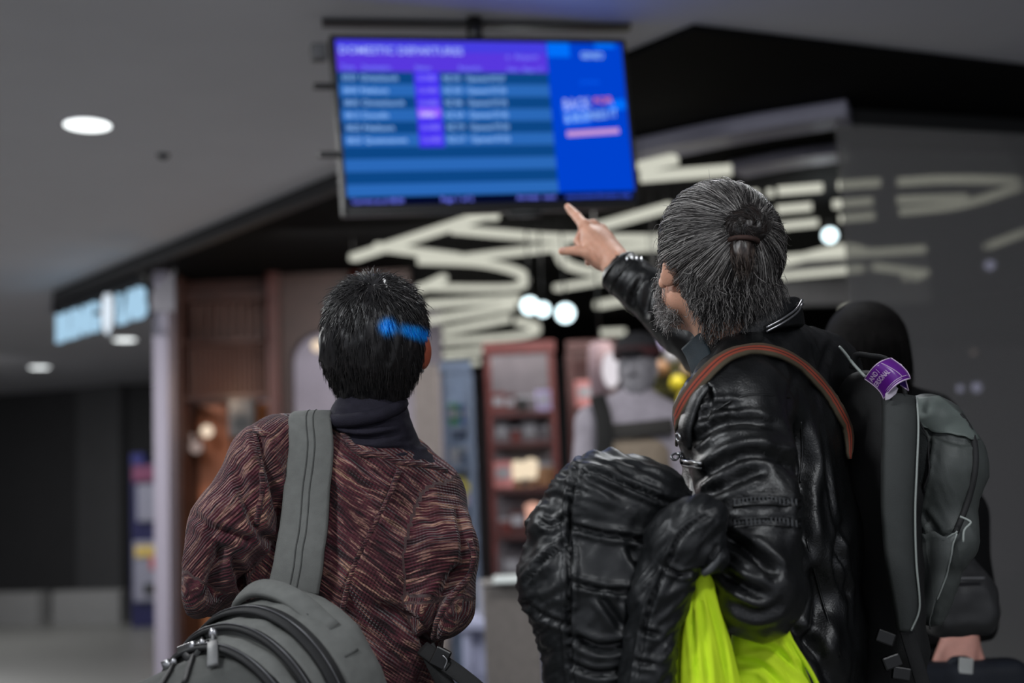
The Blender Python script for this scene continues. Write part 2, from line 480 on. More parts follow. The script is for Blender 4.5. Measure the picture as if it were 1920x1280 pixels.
srect('status_column', 0.252, 0.192, 0.338, 0.652, E('scr_status', 66, 44, 240), 0.0026, base)
srect('status_highlight', 0.256, 0.415, 0.334, 0.470, E('scr_status_hi', 150, 96, 255), 0.0032, base)
srect('advert_panel', SPL, 0, 1, 0.945, E('scr_blue', 0, 66, 206), 0.0013, base)
srect('advert_glow', SPL + 0.005, 0.0, SPL + 0.085, 0.09, E('scr_blue_hi', 0, 112, 250), 0.0020, base)
srect('advert_glow', 0.9, 0.0, 0.975, 0.03, E('scr_blue_hi', 0, 0, 0), 0.0020, base)
srect('advert_stroke', 0.93, 0.365, 0.995, 0.43, E('scr_blue_hi', 0, 0, 0), 0.0020, base, rot=0.15)
srect('advert_stroke', 0.76, 0.385, 0.86, 0.52, E('scr_blue_hi2', 30, 100, 235), 0.0016, base, rot=0.06)
fonts = {}
def stext(s, u, v, hgt, m, parent, dz=0.0045, wfit=None, rot=0, nm='lettering'):
    cu = bpy.data.curves.new('t', 'FONT'); cu.body = s; cu.size = 1.0; cu.resolution_u = 2
    cu.fill_mode = 'FRONT'; cu.offset = 0.012
    to = bpy.data.objects.new('t', cu); COL.objects.link(to)
    bpy.context.view_layer.update()
    me = bpy.data.meshes.new_from_object(to.evaluated_get(bpy.context.evaluated_depsgraph_get()))
    bpy.data.objects.remove(to)
    co = np.zeros(len(me.vertices) * 3, dtype=np.float32); me.vertices.foreach_get('co', co); co = co.reshape(-1, 3)
    lo, hi = co.min(0), co.max(0)
    sy = hgt * SHd / 0.73
    sx = sy if wfit is None else wfit * SWd / (hi[0] - lo[0])
    x, y = sp(u, v)
    pts = []
    for p in co:
        q = Vector(((p[0] - lo[0]) * sx, p[1] * sy, 0))
        if rot: q.rotate(Matrix.Rotation(rot, 3, 'Z'))
        pts.append(SM @ Vector((x + q.x, y + q.y, -0.004 + dz)))
    me.vertices.foreach_set('co', np.array([list(p) for p in pts], dtype=np.float32).ravel())
    me.materials.clear(); me.materials.append(m); me.update(); me.name = nm
    o = bpy.data.objects.new(nm, me); link(o, parent)
    return o
T1 = E('scr_text', 168, 186, 255); T2 = E('scr_text2', 150, 196, 255); T3 = E('scr_text3', 150, 140, 255); T4 = E('scr_text4', 120, 130, 255)
stext('DOMESTIC DEPARTURES', 0.012, 0.085, 0.048, T1, base, wfit=0.415)
stext('Time', 0.012, 0.181, 0.030, T4, base); stext('Destination', 0.082, 0.181, 0.030, T4, base, wfit=0.095)
stext('Status', 0.258, 0.181, 0.030, T4, base); stext('Remarks', 0.408, 0.181, 0.030, T4, base)
stext('o  Airport', 0.575, 0.108, 0.034, T4, base, wfit=0.115); stext('Gate', 0.575, 0.185, 0.028, T4, base); stext('Bags 17', 0.632, 0.185, 0.028, T4, base, wfit=0.07)
RW = [('07:57', 'Christchurch', 'CLOSED', 'NZ 531', 'Opened 07:27'), ('08:00', 'Nelson', 'CLOSED', 'NZ 503', 'Opened 07:30'), ('08:05', 'Christchurch', 'CLOSED', 'NZ 586', 'Opened 07:35'),
      ('08:15', 'Dunedin', 'OPEN', 'NZ 569', 'Opened 07:45'), ('08:20', 'Nelson', 'CLOSED', 'NZ 719', 'Opened 07:50'), ('08:25', 'Queenstown', 'CLOSED', 'NZ 617', 'Opened 07:55')]
WF = [0.125, 0.09, 0.14, 0.085, 0.1, 0.14]
for k, (a, b, c, d, e) in enumerate(RW):
    v = 0.192 + 0.0753 * (k + 0.72); w_ = WF[k]
    stext(a, 0.015, v, 0.034, T2, base, wfit=0.045); stext(b, 0.072, v, 0.034, T2, base, wfit=w_)
    stext(c, 0.262, v, 0.034, T3 if k != 3 else E('scr_white', 220, 220, 255), base, wfit=0.066 if k != 3 else 0.05)
    stext(d, 0.35, v, 0.034, T2, base, wfit=0.06); stext(e, 0.43, v, 0.034, T2, base, wfit=0.135)
stext('Current as at 08:20', 0.015, 0.985, 0.03, T4, base, wfit=0.17); stext('Page 1 of 2', 0.31, 0.985, 0.03, T4, base, wfit=0.11)
stext('Arrivals  next', 0.57, 0.985, 0.03, T4, base, wfit=0.14); stext('www.terminal information today', 0.745, 0.985, 0.028, E('scr_text5', 70, 100, 240), base, wfit=0.24)
stext('GENEO', 0.845, 0.10, 0.045, T2, base, wfit=0.085)
stext('premium', 0.835, 0.262, 0.034, E('scr_blue_hi3', 10, 92, 236), base, wfit=0.07)
stext('BACK', 0.768, 0.43, 0.075, T1, base, wfit=0.1, rot=0.06); stext('FOR', 0.88, 0.392, 0.045, E('scr_orange', 220, 120, 128), base, wfit=0.07, rot=0.06)
stext('& BUSINESS IT', 0.768, 0.508, 0.055, T2, base, wfit=0.195, rot=0.10)
srect('advert_stroke', 0.770, 0.553, 0.963, 0.588, E('scr_pink', 200, 152, 214), 0.0020, base, rot=0.055)
# mount: pole, ceiling rail, side brackets
top = SM @ Vector((-0.02, sh / 2 - 0.02, -0.05))
mesh_obj('mount_pole', *tube([top, Vector((top.x, top.y, CEIL))], 0.032, seg=12), m_blk, scr)
ra = PZ(604, 43, CEIL - 0.012); rb = PZ(1180, 52, CEIL - 0.012)
V, Fq = sweep([ra, rb], 0.05, 0.02, normals=[(0, 0, 1)])
mesh_obj('ceiling_rail', V, Fq, m_blk, scr, smooth=False)
for v in (0.27, 0.68):
    x, y = sp(0, v)
    sbox('side_bracket', x - 0.055, y, -0.03, 0.075, 0.022, 0.03, m_blk, 0.003)
sbox('corner_speaker', SX0 - 0.055, SY1 - 0.03, -0.07, 0.06, 0.07, 0.05, mat('mid_grey_plastic', (0, 0, 0)), 0.008)
sbox('back_box', -0.1, 0, -0.09, 0.5, 0.3, 0.06, m_blk, 0.01)
sbox('status_lamp_bar', 0.12, -sh / 2 - 0.012, -0.02, 0.14, 0.02, 0.03, m_blk, 0.004)
scrl = lamp('screen_glow_lamp', 'AREA', SM @ Vector((0, 0, 0.03)), 1.5, (0.25, 0.4, 1.0), 1.0, SM @ Vector((0, -0.3, 1.5)), size_y=0.6)

# ------------------------------------------------------------------ light lattice under the shop ceiling
def lattice(name, label, bars, z=2.98, w_=0.065, h_=0.046, wires=False):
    t = empty(name, PZ(*bars[0][0], z), label, 'light')
    for bar in bars:
        pts = [PZ(x, y, z) for x, y in bar]
        n = 3 if len(bar) == 2 else 5 * len(bar)
        if len(bar) == 2: pts = [pts[0], pts[1]]
        V, Fq = sweep(pts, w_, h_, normals=[(0, 0, 1)], n=None if len(bar) == 2 else n)
        mesh_obj('light_bar', V, Fq, m_led, t, smooth=False)
    # hanging wires
    for bar in (bars[::2] if wires else bars[:1]):
        q = PZ(*bar[0], z)
        mesh_obj('wire', *tube([q, Vector((q.x, q.y, 3.166))], 0.0015, seg=5), m_blk, t)
    return t
lattice('light_lattice', 'lattice of straight and curved white light bars beneath the departures screen', [
    [(662, 483), (905, 404)], [(706, 462), (860, 482)], [(850, 430), (960, 440), (1060, 446), (1250, 447)],
    [(860, 485), (1060, 461)], [(1101, 431), (1256, 387)], [(1046, 468), (1067, 497), (1145, 514), (1250, 520)],
    [(785, 488), (900, 493), (968, 508), (985, 525), (965, 538), (900, 540), (785, 538)], [(785, 543), (832, 521)],
    [(905, 404), (935, 404)], [(1042, 540), (1150, 522)], [(1100, 470), (1240, 462)]])
lattice('light_lattice', 'farther lattice of white light bars above the dark red shelves', [
    [(798, 571), (975, 560)], [(802, 601), (962, 574)], [(835, 621), (952, 597)],
    [(815, 641), (950, 632), (996, 624), (1004, 612), (972, 602)], [(818, 666), (1006, 646)],
    [(1120, 572), (1175, 562)], [(1125, 624), (1172, 622)], [(1175, 560), (1240, 604)],
    [(835, 681), (900, 678)], [(915, 678), (960, 675)]], w_=0.085, h_=0.055, wires=False)
lattice('light_lattice', 'pair of crossing white light bars right of the departures screen', [
    [(1202, 313), (1265, 298)], [(1200, 332), (1372, 318)]], w_=0.08, h_=0.045)
lattice('light_lattice', 'rows of short white light bars right of the pointing man\'s grey head', [
    [(1395, 366), (1422, 363)], [(1442, 362), (1446, 361)], [(1458, 358), (1542, 351)], [(1572, 347), (1650, 342)],
    [(1456, 393), (1522, 387)], [(1562, 383), (1636, 377)], [(1452, 425), (1534, 417)], [(1574, 410), (1640, 404)]], w_=0.05, h_=0.042)
lattice('light_lattice', 'long white light bars seen through the tinted glass screen', [
    [(1684, 341), (1780, 336), (1925, 338)], [(1684, 375), (1812, 371)], [(1686, 397), (1800, 384), (1925, 346)], [(1850, 462), (1925, 434)]], w_=0.05, h_=0.042)
lattice('light_lattice', 'fan of pale slats and light bars behind the nape of the grey haired man', [
    [(1440, 500), (1572, 466), (1620, 470)], [(1440, 488), (1500, 482), (1735, 467)], [(1440, 520), (1620, 503)], [(1440, 538), (1620, 524)],
    [(1470, 552), (1622, 545)], [(1500, 568), (1622, 556)], [(1582, 582), (1622, 568)], [(1622, 568), (1735, 510)], [(1640, 500), (1735, 512)], [(1622, 540), (1700, 520)]], w_=0.06, h_=0.045)
wallbox('trim_7', P(1440, 520, 10.4), P(1740, 520, 10.6), zat(1500, 572, 10.4), zat(1500, 470, 10.4), 0.06, mat('pale_bulkhead', lin(118, 118, 122), 0.7), kind='structure')

def spot(px, py, D, r, m, label, name='spotlight'):
    c = P(px, py, D)
    t = empty(name, c, label, 'light', 'small round spotlights in the shop')
    d = (C0 - c).normalized()
    q = d.to_track_quat('Z', 'Y').to_matrix()
    bm_obj('lamp_glass', cyl(c, c + d * 0.01, r, seg=20), m, t)
    bm_obj('lamp_housing', lathe([(r * 0.6, -0.12), (r * 1.02, -0.11), (r * 1.12, -0.005), (r * 1.02, 0.008), (r * 1.0, 0.0)], c, 20, rot=q), m_blk, t, True)
    mesh_obj('stem', *tube([c - d * 0.08, Vector(((c - d * 0.08).x, (c - d * 0.08).y, 3.166))], 0.006 if c.z > 2.3 else 0.0012, seg=6), m_blk, t)
m_lil = emis('lilac_lamp_glass', lin(196, 196, 235), 1.0); m_warm = emis('warm_lamp_glass', lin(250, 226, 200), 1.0); m_cw = emis('cool_lamp_glass', (0.75, 0.95, 1.0), 3.0)
m_dim = emis('dim_lamp_glass', lin(150, 132, 126), 1.0)
for a in [(993, 573, 8, 0.055, m_cw, 'leftmost of three overbright white spotlights beside the charcoal pillar'), (1018, 580, 8, 0.045, m_cw, 'middle of three overbright white spotlights beside the charcoal pillar'),
          (1060, 587, 8, 0.06, m_cw, 'rightmost of three overbright white spotlights beside the charcoal pillar'), (1556, 441, 8.5, 0.05, m_cw, 'tilted cool white spotlight right of the grey hair bun'),
          (1450, 452, 9, 0.03, m_lil, 'small lilac spotlight beside the grey hair bun'),
          (1856, 497, 8.5, 0.035, m_lil, 'small cool spotlight high behind the tinted glass'), (857, 752, 9, 0.045, m_cw, 'white spotlight above the green and blue goods'),
          (881, 752, 9.2, 0.03, m_lil, 'lilac spotlight right of the white one above the goods'), (938, 715, 9.5, 0.03, m_lil, 'lone lilac spotlight in front of the dark red shelves'),
          (1800, 728, 8, 0.022, m_lil, 'fainter left spotlight of the pair low behind the tinted glass'), (1831, 726, 8, 0.03, m_lil, 'brighter right spotlight of the pair low behind the tinted glass'),
          (1826, 660, 8.4, 0.018, m_dim, 'faint spotlight above the pair low behind the tinted glass'),
          (388, 808, 10.3, 0.05, m_warm, 'bright warm round lamp in the tan niche'), (352, 822, 10.35, 0.05, m_dim, 'dim round lamp upper left in the tan niche'), (368, 838, 10.3, 0.05, m_dim, 'dim round lamp lower left in the tan niche'),
          (596, 648, 11, 0.055, m_warm, 'warm round lamp beside the left ear of the short haired woman')]:
    spot(*a)
for q in (((993, 573), 8), ((1556, 441), 8.5)):
    lamp('spotlight_beam', 'POINT', P(*q[0], q[1] - 0.2), 3, (0.9, 0.97, 1), 0.06)
lamp('niche_lamp_beam', 'POINT', P(420, 740, 9.9), 3, (1, 0.75, 0.5), 0.08)
lamp('shop_fill_lamp', 'AREA', (1.2, 7.6, 3.1), 70, (1, 0.97, 0.92), 2.2, (1.0, 9.4, 0.5), size_y=1.0)  # unseen area lamps added to brighten the shop interior
lamp('shop_fill_lamp', 'AREA', (-0.6, 8.6, 3.1), 60, (1, 0.97, 0.92), 2.0, (-0.8, 11, 0.5), size_y=1.0)
lamp('arch_fill_lamp', 'AREA', (-1.9, 11.5, 3.1), 7, (1, .98, 1), 0.4, (-1.9, 12.3, 1.2))  # unseen lamp added to brighten the wall behind the arch
lamp('floor_bounce_lamp', 'AREA', (-6.0, 14.0, 3.15), 90, (1, 1, 1), 0.3, (-6.2, 14.4, 0))  # unseen lamps added over the floor so its bounce brightens the ceiling
lamp('floor_bounce_lamp', 'AREA', (-4.4, 8.5, 3.15), 150, (1, 1, 1), 0.3, (-4.4, 8.6, 0))
lamp('floor_bounce_lamp', 'AREA', (-2.6, 6.0, 3.15), 100, (1, 1, 1), 0.3, (-2.7, 6.1, 0))
lamp('mannequin_fill_spot', 'SPOT', (0.9, 2.9, 3.15), 160, (1, .98, .96), 0.08, (0.6, 5.9, 1.25), spot=R(34))  # unseen spot added above the view to brighten the mannequin

# ------------------------------------------------------------------ lit sign on the canopy
sA, sB = P(108, 615, 10.6), P(272, 562, 9.3)
sv = sB - sA; sv.z = 0
hgt = 0.235
sg = empty('shop_sign', sA, 'blue white lit lettering with a tall oval badge under the dark canopy edge', 'sign')
m_sign = emis('sign_letter_glow', lin(168, 206, 232), 1.0); m_sign2 = emis('sign_badge_glow', lin(226, 238, 250), 1.0)
def sign_text(s, t0, t1, dz, m):
    cu = bpy.data.curves.new('t', 'FONT'); cu.body = s; cu.size = 1.0; cu.extrude = 0.06; cu.offset = 0.025; cu.resolution_u = 3
    to = bpy.data.objects.new('t', cu); COL.objects.link(to); bpy.context.view_layer.update()
    me = bpy.data.meshes.new_from_object(to.evaluated_get(bpy.context.evaluated_depsgraph_get())); bpy.data.objects.remove(to)
    co = np.zeros(len(me.vertices) * 3, dtype=np.float32); me.vertices.foreach_get('co', co); co = co.reshape(-1, 3)
    lo, hi = co.min(0), co.max(0)
    nrm = np.array([sv.y, -sv.x, 0]); nrm /= np.linalg.norm(nrm)
    out = []
    for p in co:
        t = t0 + (t1 - t0) * (p[0] - lo[0]) / (hi[0] - lo[0])
        q = sA + sv * t
        zz = sA.z + (sB.z - sA.z) * t + (p[1] / 0.73 - 0.5) * hgt + dz
        out.append((q.x + nrm[0] * p[2] * 0.3, q.y + nrm[1] * p[2] * 0.3, zz))
    me.vertices.foreach_set('co', np.array(out, dtype=np.float32).ravel()); me.materials.clear(); me.materials.append(m); me.update(); me.name = 'lettering'
    o = bpy.data.objects.new('lettering', me); link(o, sg)
sign_text('BUNG', 0.0, 0.5, 0, m_sign); sign_text('LAB', 0.72, 1.0, 0, m_sign)
cc = sA + sv * 0.60; cc.z = (sA.z + sB.z) / 2 + 0.0
ang = math.atan2(sv.y, sv.x)
bm_obj('oval_badge', ball(cc, 0.1, sc=(0.95, 0.25, 1.8), seg=20, rot=Matrix.Rotation(ang, 3, 'Z')), m_sign2, sg, True)
V, Fq = sweep([sA + Vector((0, 0, hgt / 2 + 0.04)), sB + Vector((0, 0, hgt / 2 + 0.04))], 0.03, 0.05, normals=[(0, 0, 1)])
mesh_obj('sign_rail', V, Fq, m_blk, sg, smooth=False)
for t in (0.05, 0.95):
    q = sA.lerp(sB, t) + Vector((0, 0, hgt / 2 + 0.03))
    mesh_obj('hanger', *tube([q, Vector((q.x, q.y, CEIL - 0.02))], 0.012, seg=6), m_blk, sg)
q0, q1 = P(283, 565, 9.2), P(326, 548, 9.15)
t = empty('canopy_panel', q0, 'small grey end panel on the canopy right of the lit sign', 'panel')
V = [q0 + Vector((0, 0, 0.06)), q0 + Vector((0, 0, -0.07)), q1 + Vector((0, 0, -0.14)), q1 + Vector((0, 0, 0.16))]
V = [tuple(v) for v in V] + [(v.x, v.y + 0.04, v.z) for v in V]
mesh_obj('board', V, [(0, 1, 2, 3), (7, 6, 5, 4), (0, 4, 5, 1), (1, 5, 6, 2), (2, 6, 7, 3), (3, 7, 4, 0)], mat('grey_lilac_board', lin(112, 110, 118), 0.6), t, smooth=False)

for q in (q0, q1): mesh_obj('hanger', *tube([q + Vector((0, .02, .05)), Vector((q.x, q.y + .02, 3.166))], .01, seg=6), m_blk, t)
# ------------------------------------------------------------------ vending machine by the far wall
vm = P(273, 1160, 15.6)
t = empty('vending_machine', Vector((vm.x, vm.y, 0)), 'dark blue machine with a pink header and white panels beside the white column', 'vending machine')
def vb(name, px0, py0, px1, py1, dy, th, m, D=15.6, parent=t):
    a, b = P(px0, py0, D), P(px1, py1, D)
    return bm_obj(name, box(((a.x + b.x) / 2, D + dy, (a.z + b.z) / 2), (abs(b.x - a.x), th, abs(a.z - b.z)), bev=0.008), m, parent)
vx = vb('cabinet', 243, 868, 322, 1174, 0.3, 0.5, mat('navy_cabinet', lin(26, 26, 74), 0.4))
vb('header', 248, 874, 320, 900, 0.02, 0.05, mat('header_pink', lin(120, 58, 92), .5))
vb('upper_panel', 256, 908, 316, 975, 0.02, 0.04, mat('panel_white', lin(140, 140, 156), 0.4))
vb('lower_panel', 250, 1015, 318, 1125, 0.02, 0.04, mat('panel_white', (0, 0, 0)))
vb('yellow_stripe', 254, 1024, 316, 1042, -0.01, 0.02, mat('print_yellow', lin(206, 178, 96), 0.5))
vb('red_badge', 282, 1042, 316, 1066, -0.01, 0.02, mat('print_red', lin(190, 80, 74), 0.5))
vb('coin_tray', 270, 1094, 316, 1112, -0.01, 0.03, mat('dark_plastic', (0, 0, 0)))
vb('blue_cap', 243, 850, 268, 868, 0.2, 0.3, mat('navy_cap', lin(30, 34, 110), 0.4))

# ------------------------------------------------------------------ poster and hook lamp in the niche / interior bits
t = empty('framed_poster', P(385, 860, 10.6), 'orange toned framed poster on the tan niche back', 'poster')
a, b = P(340, 755, 10.66), P(440, 945, 10.66)
bm_obj('frame', box(((a.x + b.x) / 2, 10.69, (a.z + b.z) / 2), (b.x - a.x, 0.03, a.z - b.z), bev=0.005), m_wood, t)
bm_obj('print', box(((a.x + b.x) / 2, 10.67, (a.z + b.z) / 2), (b.x - a.x - 0.06, 0.01, a.z - b.z - 0.06)), mat('poster_print', lin(182, 112, 80), 0.6, var=0.5, scale=3.5), t)
t = empty('wall_speaker', P(456, 790, 10.1), 'dark grey speaker hung on the wooden wall behind the knitted shoulder', 'speaker')
a = P(456, 785, 10.1)
bm_obj('speaker_body', box((a.x, 10.08, a.z), (0.2, 0.14, 0.3), bev=0.02), mat('speaker_grey', lin(62, 60, 62), 0.6), t)
bm_obj('speaker_cone', cyl((a.x, 10.0, a.z - 0.03), (a.x, 10.03, a.z - 0.03), 0.06, 0.07), m_blk, t)

# ------------------------------------------------------------------ shop furniture and goods
GC = dict(red=lin(98, 44, 42), dred=lin(72, 32, 31), white=lin(160, 160, 168), cream=lin(190, 166, 142), blue=lin(60, 96, 170), pale=lin(104, 118, 142), green=lin(46, 120, 84),
          yellow=lin(214, 196, 40), lilac=lin(160, 150, 190), grey=lin(98, 92, 98), black=lin(18, 18, 20), pink=lin(200, 130, 130), tan=lin(150, 110, 78))
def gm_(n): return mat('goods_' + n, GC[n], 0.45, var=0.12, scale=12)
def shelf_unit(name, label, px0, px1, py0, py1, D, levels, depth=0.4, frame='red', back='grey'):
    a, b = P(px0, py0, D), P(px1, py1, D)
    t = empty(name, Vector(((a.x + b.x) / 2, D, 0)), label, 'shelf')
    z1 = a.z
    for x in (a.x, b.x):
        for y in (D, D + depth):
            bm_obj('post', box((x, y, z1 / 2), (0.035, 0.035, z1), bev=0.004), gm_(frame), t)
    zs = []
    for py in levels:
        z = P((px0 + px1) / 2, py, D).z; zs.append(z)
        bm_obj('shelf_board', box(((a.x + b.x) / 2, D + depth / 2, z - 0.02), (b.x - a.x - 0.04, depth, 0.035), bev=0.004), gm_('dred' if frame != 'pale' else 'pale'), t)
    bm_obj('back_panel', box(((a.x + b.x) / 2, D + depth - 0.01, (z1 + 0.1) / 2), (b.x - a.x - 0.04, 0.02, z1 - 0.1)), gm_(back), t)
    bm_obj('top_rail', box(((a.x + b.x) / 2, D, z1 + 0.0), (b.x - a.x + 0.05, 0.06, 0.08), bev=0.004), gm_(frame), t)
    return a.x, b.x, zs
PR = {}
def proto(kind, colr):
    """returns list of (part name, mesh) with base at the origin"""
    key = (kind, colr)
    if key in PR: return PR[key]
    if kind == 'bottle':
        b1 = lathe([(0.001, 0), (0.034, 0.0), (0.038, 0.01), (0.038, 0.14), (0.03, 0.165), (0.014, 0.185), (0.014, 0.205)], (0, 0, 0), 14)
        b2 = cyl((0, 0, 0.2), (0, 0, 0.225), 0.017, seg=12); ps = [('bottle_body', b1, gm_(colr)), ('cap', b2, gm_('black'))]
    elif kind == 'box':
        b1 = box((0, 0, 0.09), (0.13, 0.08, 0.18), bev=0.004); b2 = box((0, -0.042, 0.1), (0.09, 0.004, 0.07)); ps = [('carton', b1, gm_(colr)), ('face_panel', b2, gm_('white'))]
    elif kind == 'jar':
        b1 = lathe([(0.001, 0), (0.045, 0.0), (0.05, 0.012), (0.05, 0.085), (0.042, 0.1)], (0, 0, 0), 14)
        b2 = cyl((0, 0, 0.1), (0, 0, 0.122), 0.046, seg=14); ps = [('jar_body', b1, gm_(colr)), ('lid', b2, gm_('white'))]
    elif kind == 'lamp':
        b1 = lathe([(0.001, 0), (0.05, 0), (0.05, 0.012), (0.012, 0.02), (0.012, 0.06), (0.001, 0.06)], (0, 0, 0), 14)
        b2 = lathe([(0.045, 0.06), (0.062, 0.1), (0.066, 0.15), (0.05, 0.2), (0.001, 0.215)], (0, 0, 0), 16); ps = [('lamp_base', b1, gm_('tan')), ('globe', b2, emis('lamp_globe_' + colr, lin(246, 226, 196) if colr == 'cream' else lin(232, 178, 158), 1.0))]
    out = []
    for nm, bm, m in ps:
        me = bpy.data.meshes.new(nm); bmesh.ops.recalc_face_normals(bm, faces=bm.faces); bm.to_mesh(me); bm.free(); me.materials.append(m)
        out.append((nm, me))
    PR[key] = out
    return out
KN = dict(bottle='bottle', box='packaged_box', jar='lidded_jar', lamp='table_lamp'); KC = dict(bottle='bottle', box='box', jar='jar', lamp='lamp')
def goods(kind, colr, loc, label, group, s=1.0, rz=0.0):
    t = empty(KN[kind], loc, label, KC[kind], group); t.scale = (s, s, s); t.rotation_euler.z = rz
    for nm, me in proto(kind, colr):
        o = bpy.data.objects.new(nm, me); COL.objects.link(o); o.parent = t
    return t
CN = dict(red='red', dred='dark red', white='white', cream='cream', blue='blue', pale='pale blue', green='green', yellow='yellow', lilac='lilac', grey='grey', black='black', pink='pink', tan='tan')
ORD = ['leftmost', 'second', 'third', 'fourth', 'fifth', 'sixth', 'seventh', 'eighth']
def stock(unit, xs, D, z, items, tier, group):
    x0_, x1_ = xs
    n = len(items)
    for k, (kind, colr, s) in enumerate(items):
        x = x0_ + (x1_ - x0_) * (k + 0.5) / n
        lab = '%s %s on the %s of %s, %s from the left' % (CN[colr], KC[kind], tier, unit, ORD[k] if k else 'first')
        goods(kind, colr, (x, D, z), lab, group, s, random.uniform(-0.3, 0.3))
xa, xb, zs = shelf_unit('display_shelf', 'tall dark red shelving unit with grey back between the two travellers', 912, 1062, 655, 1250, 8.6, [770, 826, 912, 1000, 1090, 1180])
TN = ['top shelf', 'second shelf', 'third shelf', 'fourth shelf', 'fifth shelf', 'lowest shelf']
IT = [[('box', 'red', .8), ('box', 'dred', .7), ('jar', 'black', .9), ('jar', 'grey', .9), ('box', 'lilac', .8)],
      [('box', 'grey', .8), ('jar', 'red', .8), ('box', 'grey', .8), ('jar', 'grey', .8)],
      [('box', 'pink', 1.0), ('lamp', 'cream', .85), ('lamp', 'cream', .9), ('jar', 'tan', 1.3)],
      [('jar', 'red', .9), ('box', 'dred', .9), ('lamp', 'pink', .95), ('box', 'dred', .9)],
      [('box', 'grey', 1.1), ('box', 'grey', 1.0), ('box', 'lilac', .9)],
      [('box', 'tan', 1.1), ('box', 'pink', .7), ('box', 'grey', 1)]]
for k, it in enumerate(IT): stock('the dark red shelving', (xa + 0.03, xb - 0.03), 8.72, zs[k], it, TN[k], 'goods on the dark red shelving')
bm_obj('tmp', box((0, 0, -5), (0.01, 0.01, 0.01)), m_blk); bpy.data.objects.remove(bpy.data.objects['tmp'])
xa, xb, zs = shelf_unit('display_shelf', 'pale cabinet of blue and green goods just right of the short haired woman', 832, 900, 690, 1280, 8.1, [796, 870, 948, 1010, 1075, 1150], frame='pale', back='pale')
IT = [[('box', 'green', .8), ('box', 'blue', .7), ('box', 'pale', .8)], [('jar', 'white', .9), ('box', 'green', .6), ('jar', 'pale', .9)], [('box', 'yellow', 1.0), ('box', 'yellow', .8), ('jar', 'lilac', .7)],
      [('jar', 'white', .7), ('box', 'pale', .8), ('jar', 'pink', .7)], [('jar', 'lilac', .8), ('box', 'pale', .8), ('bottle', 'blue', .7)], [('box', 'white', .8), ('jar', 'pale', .7), ('box', 'white', .8)]]
for k, it in enumerate(IT): stock('the pale cabinet', (xa + 0.02, xb - 0.02), 8.2, zs[k], it, TN[k], 'goods in the pale cabinet')
# dark red post and pale poster column right of the shelf
xa, xb, zs = shelf_unit('display_shelf', 'narrow dark red rack behind the capped mannequin', 1068, 1180, 650, 1250, 9.4, [760, 860, 960, 1060], frame='dred', back='dred')
for k, it in enumerate([[('box', 'pink', 1.1), ('box', 'tan', 1.0)], [('jar', 'black', 1.2), ('box', 'dred', .9)], [('box', 'grey', 1), ('jar', 'tan', 1)], [('box', 'grey', 1), ('jar', 'tan', 1)]]):
    stock('the narrow rack', (xa + .05, xb - .05), 9.5, zs[k], it, TN[k], 'goods on the narrow dark red rack')
a = P(1128, 694, 7.6)
t = empty('paper_lantern', a, 'tall glowing white and pink paper lantern left of the capped mannequin', 'lantern')
bm_obj('lantern_shade', lathe([(0.04, -0.17), (0.07, -0.155), (0.082, 0), (0.07, 0.155), (0.04, 0.17)], a, 20), mat('lantern_pink', lin(150, 126, 132), 0.7), t, True)
bm_obj('lantern_glow', ball(a + Vector((0.05, -0.07, -0.01)), 0.055, sc=(1, 0.8, 1.9)), emis('lantern_light', lin(226, 220, 226), 1), t, True)
mesh_obj('lantern_cord', *tube([a + Vector((0, 0, 0.2)), Vector((a.x, a.y, 3.166))], 0.006, seg=5), m_blk, t)
# pale column right of the woman and white counter
cx = P(806, 900, 7.9)
wallbox('trim_8', (cx.x - 0.07, 7.9), (cx.x + 0.07, 7.9), 0, 2.1, 0.3, mat('warm_grey_post', lin(150, 140, 136), 0.7), kind='structure')
a, b = P(862, 1165, 7.2), P(1090, 1165, 7.2)
t = empty('display_table', Vector(((a.x + b.x) / 2, 7.2, 0)), 'low pale lilac display table behind the gap between the travellers', 'table')
bm_obj('table_top', box(((a.x + b.x) / 2, 7.2, a.z), (b.x - a.x, 0.7, 0.05), bev=0.01), mat('pale_table', lin(168, 172, 200), 0.5), t)
for sx in (a.x + 0.05, b.x - 0.05):
    for sy in (6.92, 7.48):
        bm_obj('leg', box((sx, sy, a.z / 2), (0.05, 0.05, a.z), bev=0.004), mat('pale_table', (0, 0, 0)), t)
bm_obj('table_panel', box(((a.x + b.x) / 2, 7.0, a.z / 2), (b.x - a.x - 0.12, 0.03, a.z - 0.05)), mat('pale_table', (0, 0, 0)), t)
zz = a.z + 0.026
goods('box', 'white', (a.x + 0.18, 7.12, zz), 'white box at the left end of the low display table', 'goods on the low table', 1.1)
goods('box', 'red', (b.x - 0.22, 7.05, zz), 'red topped box among clear jars on the low display table', 'goods on the low table', 1.0)
goods('jar', 'lilac', (b.x - 0.4, 7.1, zz), 'lilac jar left of the red topped box on the low table', 'goods on the low table', 1.1)
goods('jar', 'pale', (b.x - 0.08, 7.1, zz), 'pale blue jar at the right end of the low table', 'goods on the low table', 1.1)
# grey display block under the paper sheet
a, b = P(905, 1092, 5.9), P(1015, 1200, 5.9)
t = empty('display_plinth', Vector(((a.x + b.x) / 2, 5.9, 0)), 'plain taupe display plinth in the gap between the travellers', 'plinth')
bm_obj('plinth_body', box(((a.x + b.x) / 2, 6.05, a.z / 2 - 0.01), (b.x - a.x, 0.3, a.z - 0.02), bev=0.006), mat('taupe_board', lin(118, 112, 108), 0.7), t)
bm_obj('plinth_top', box(((a.x + b.x) / 2, 6.05, a.z - 0.008), (b.x - a.x + 0.02, 0.32, 0.016), bev=0.003), mat('taupe_board2', lin(140, 136, 134), 0.7), t)

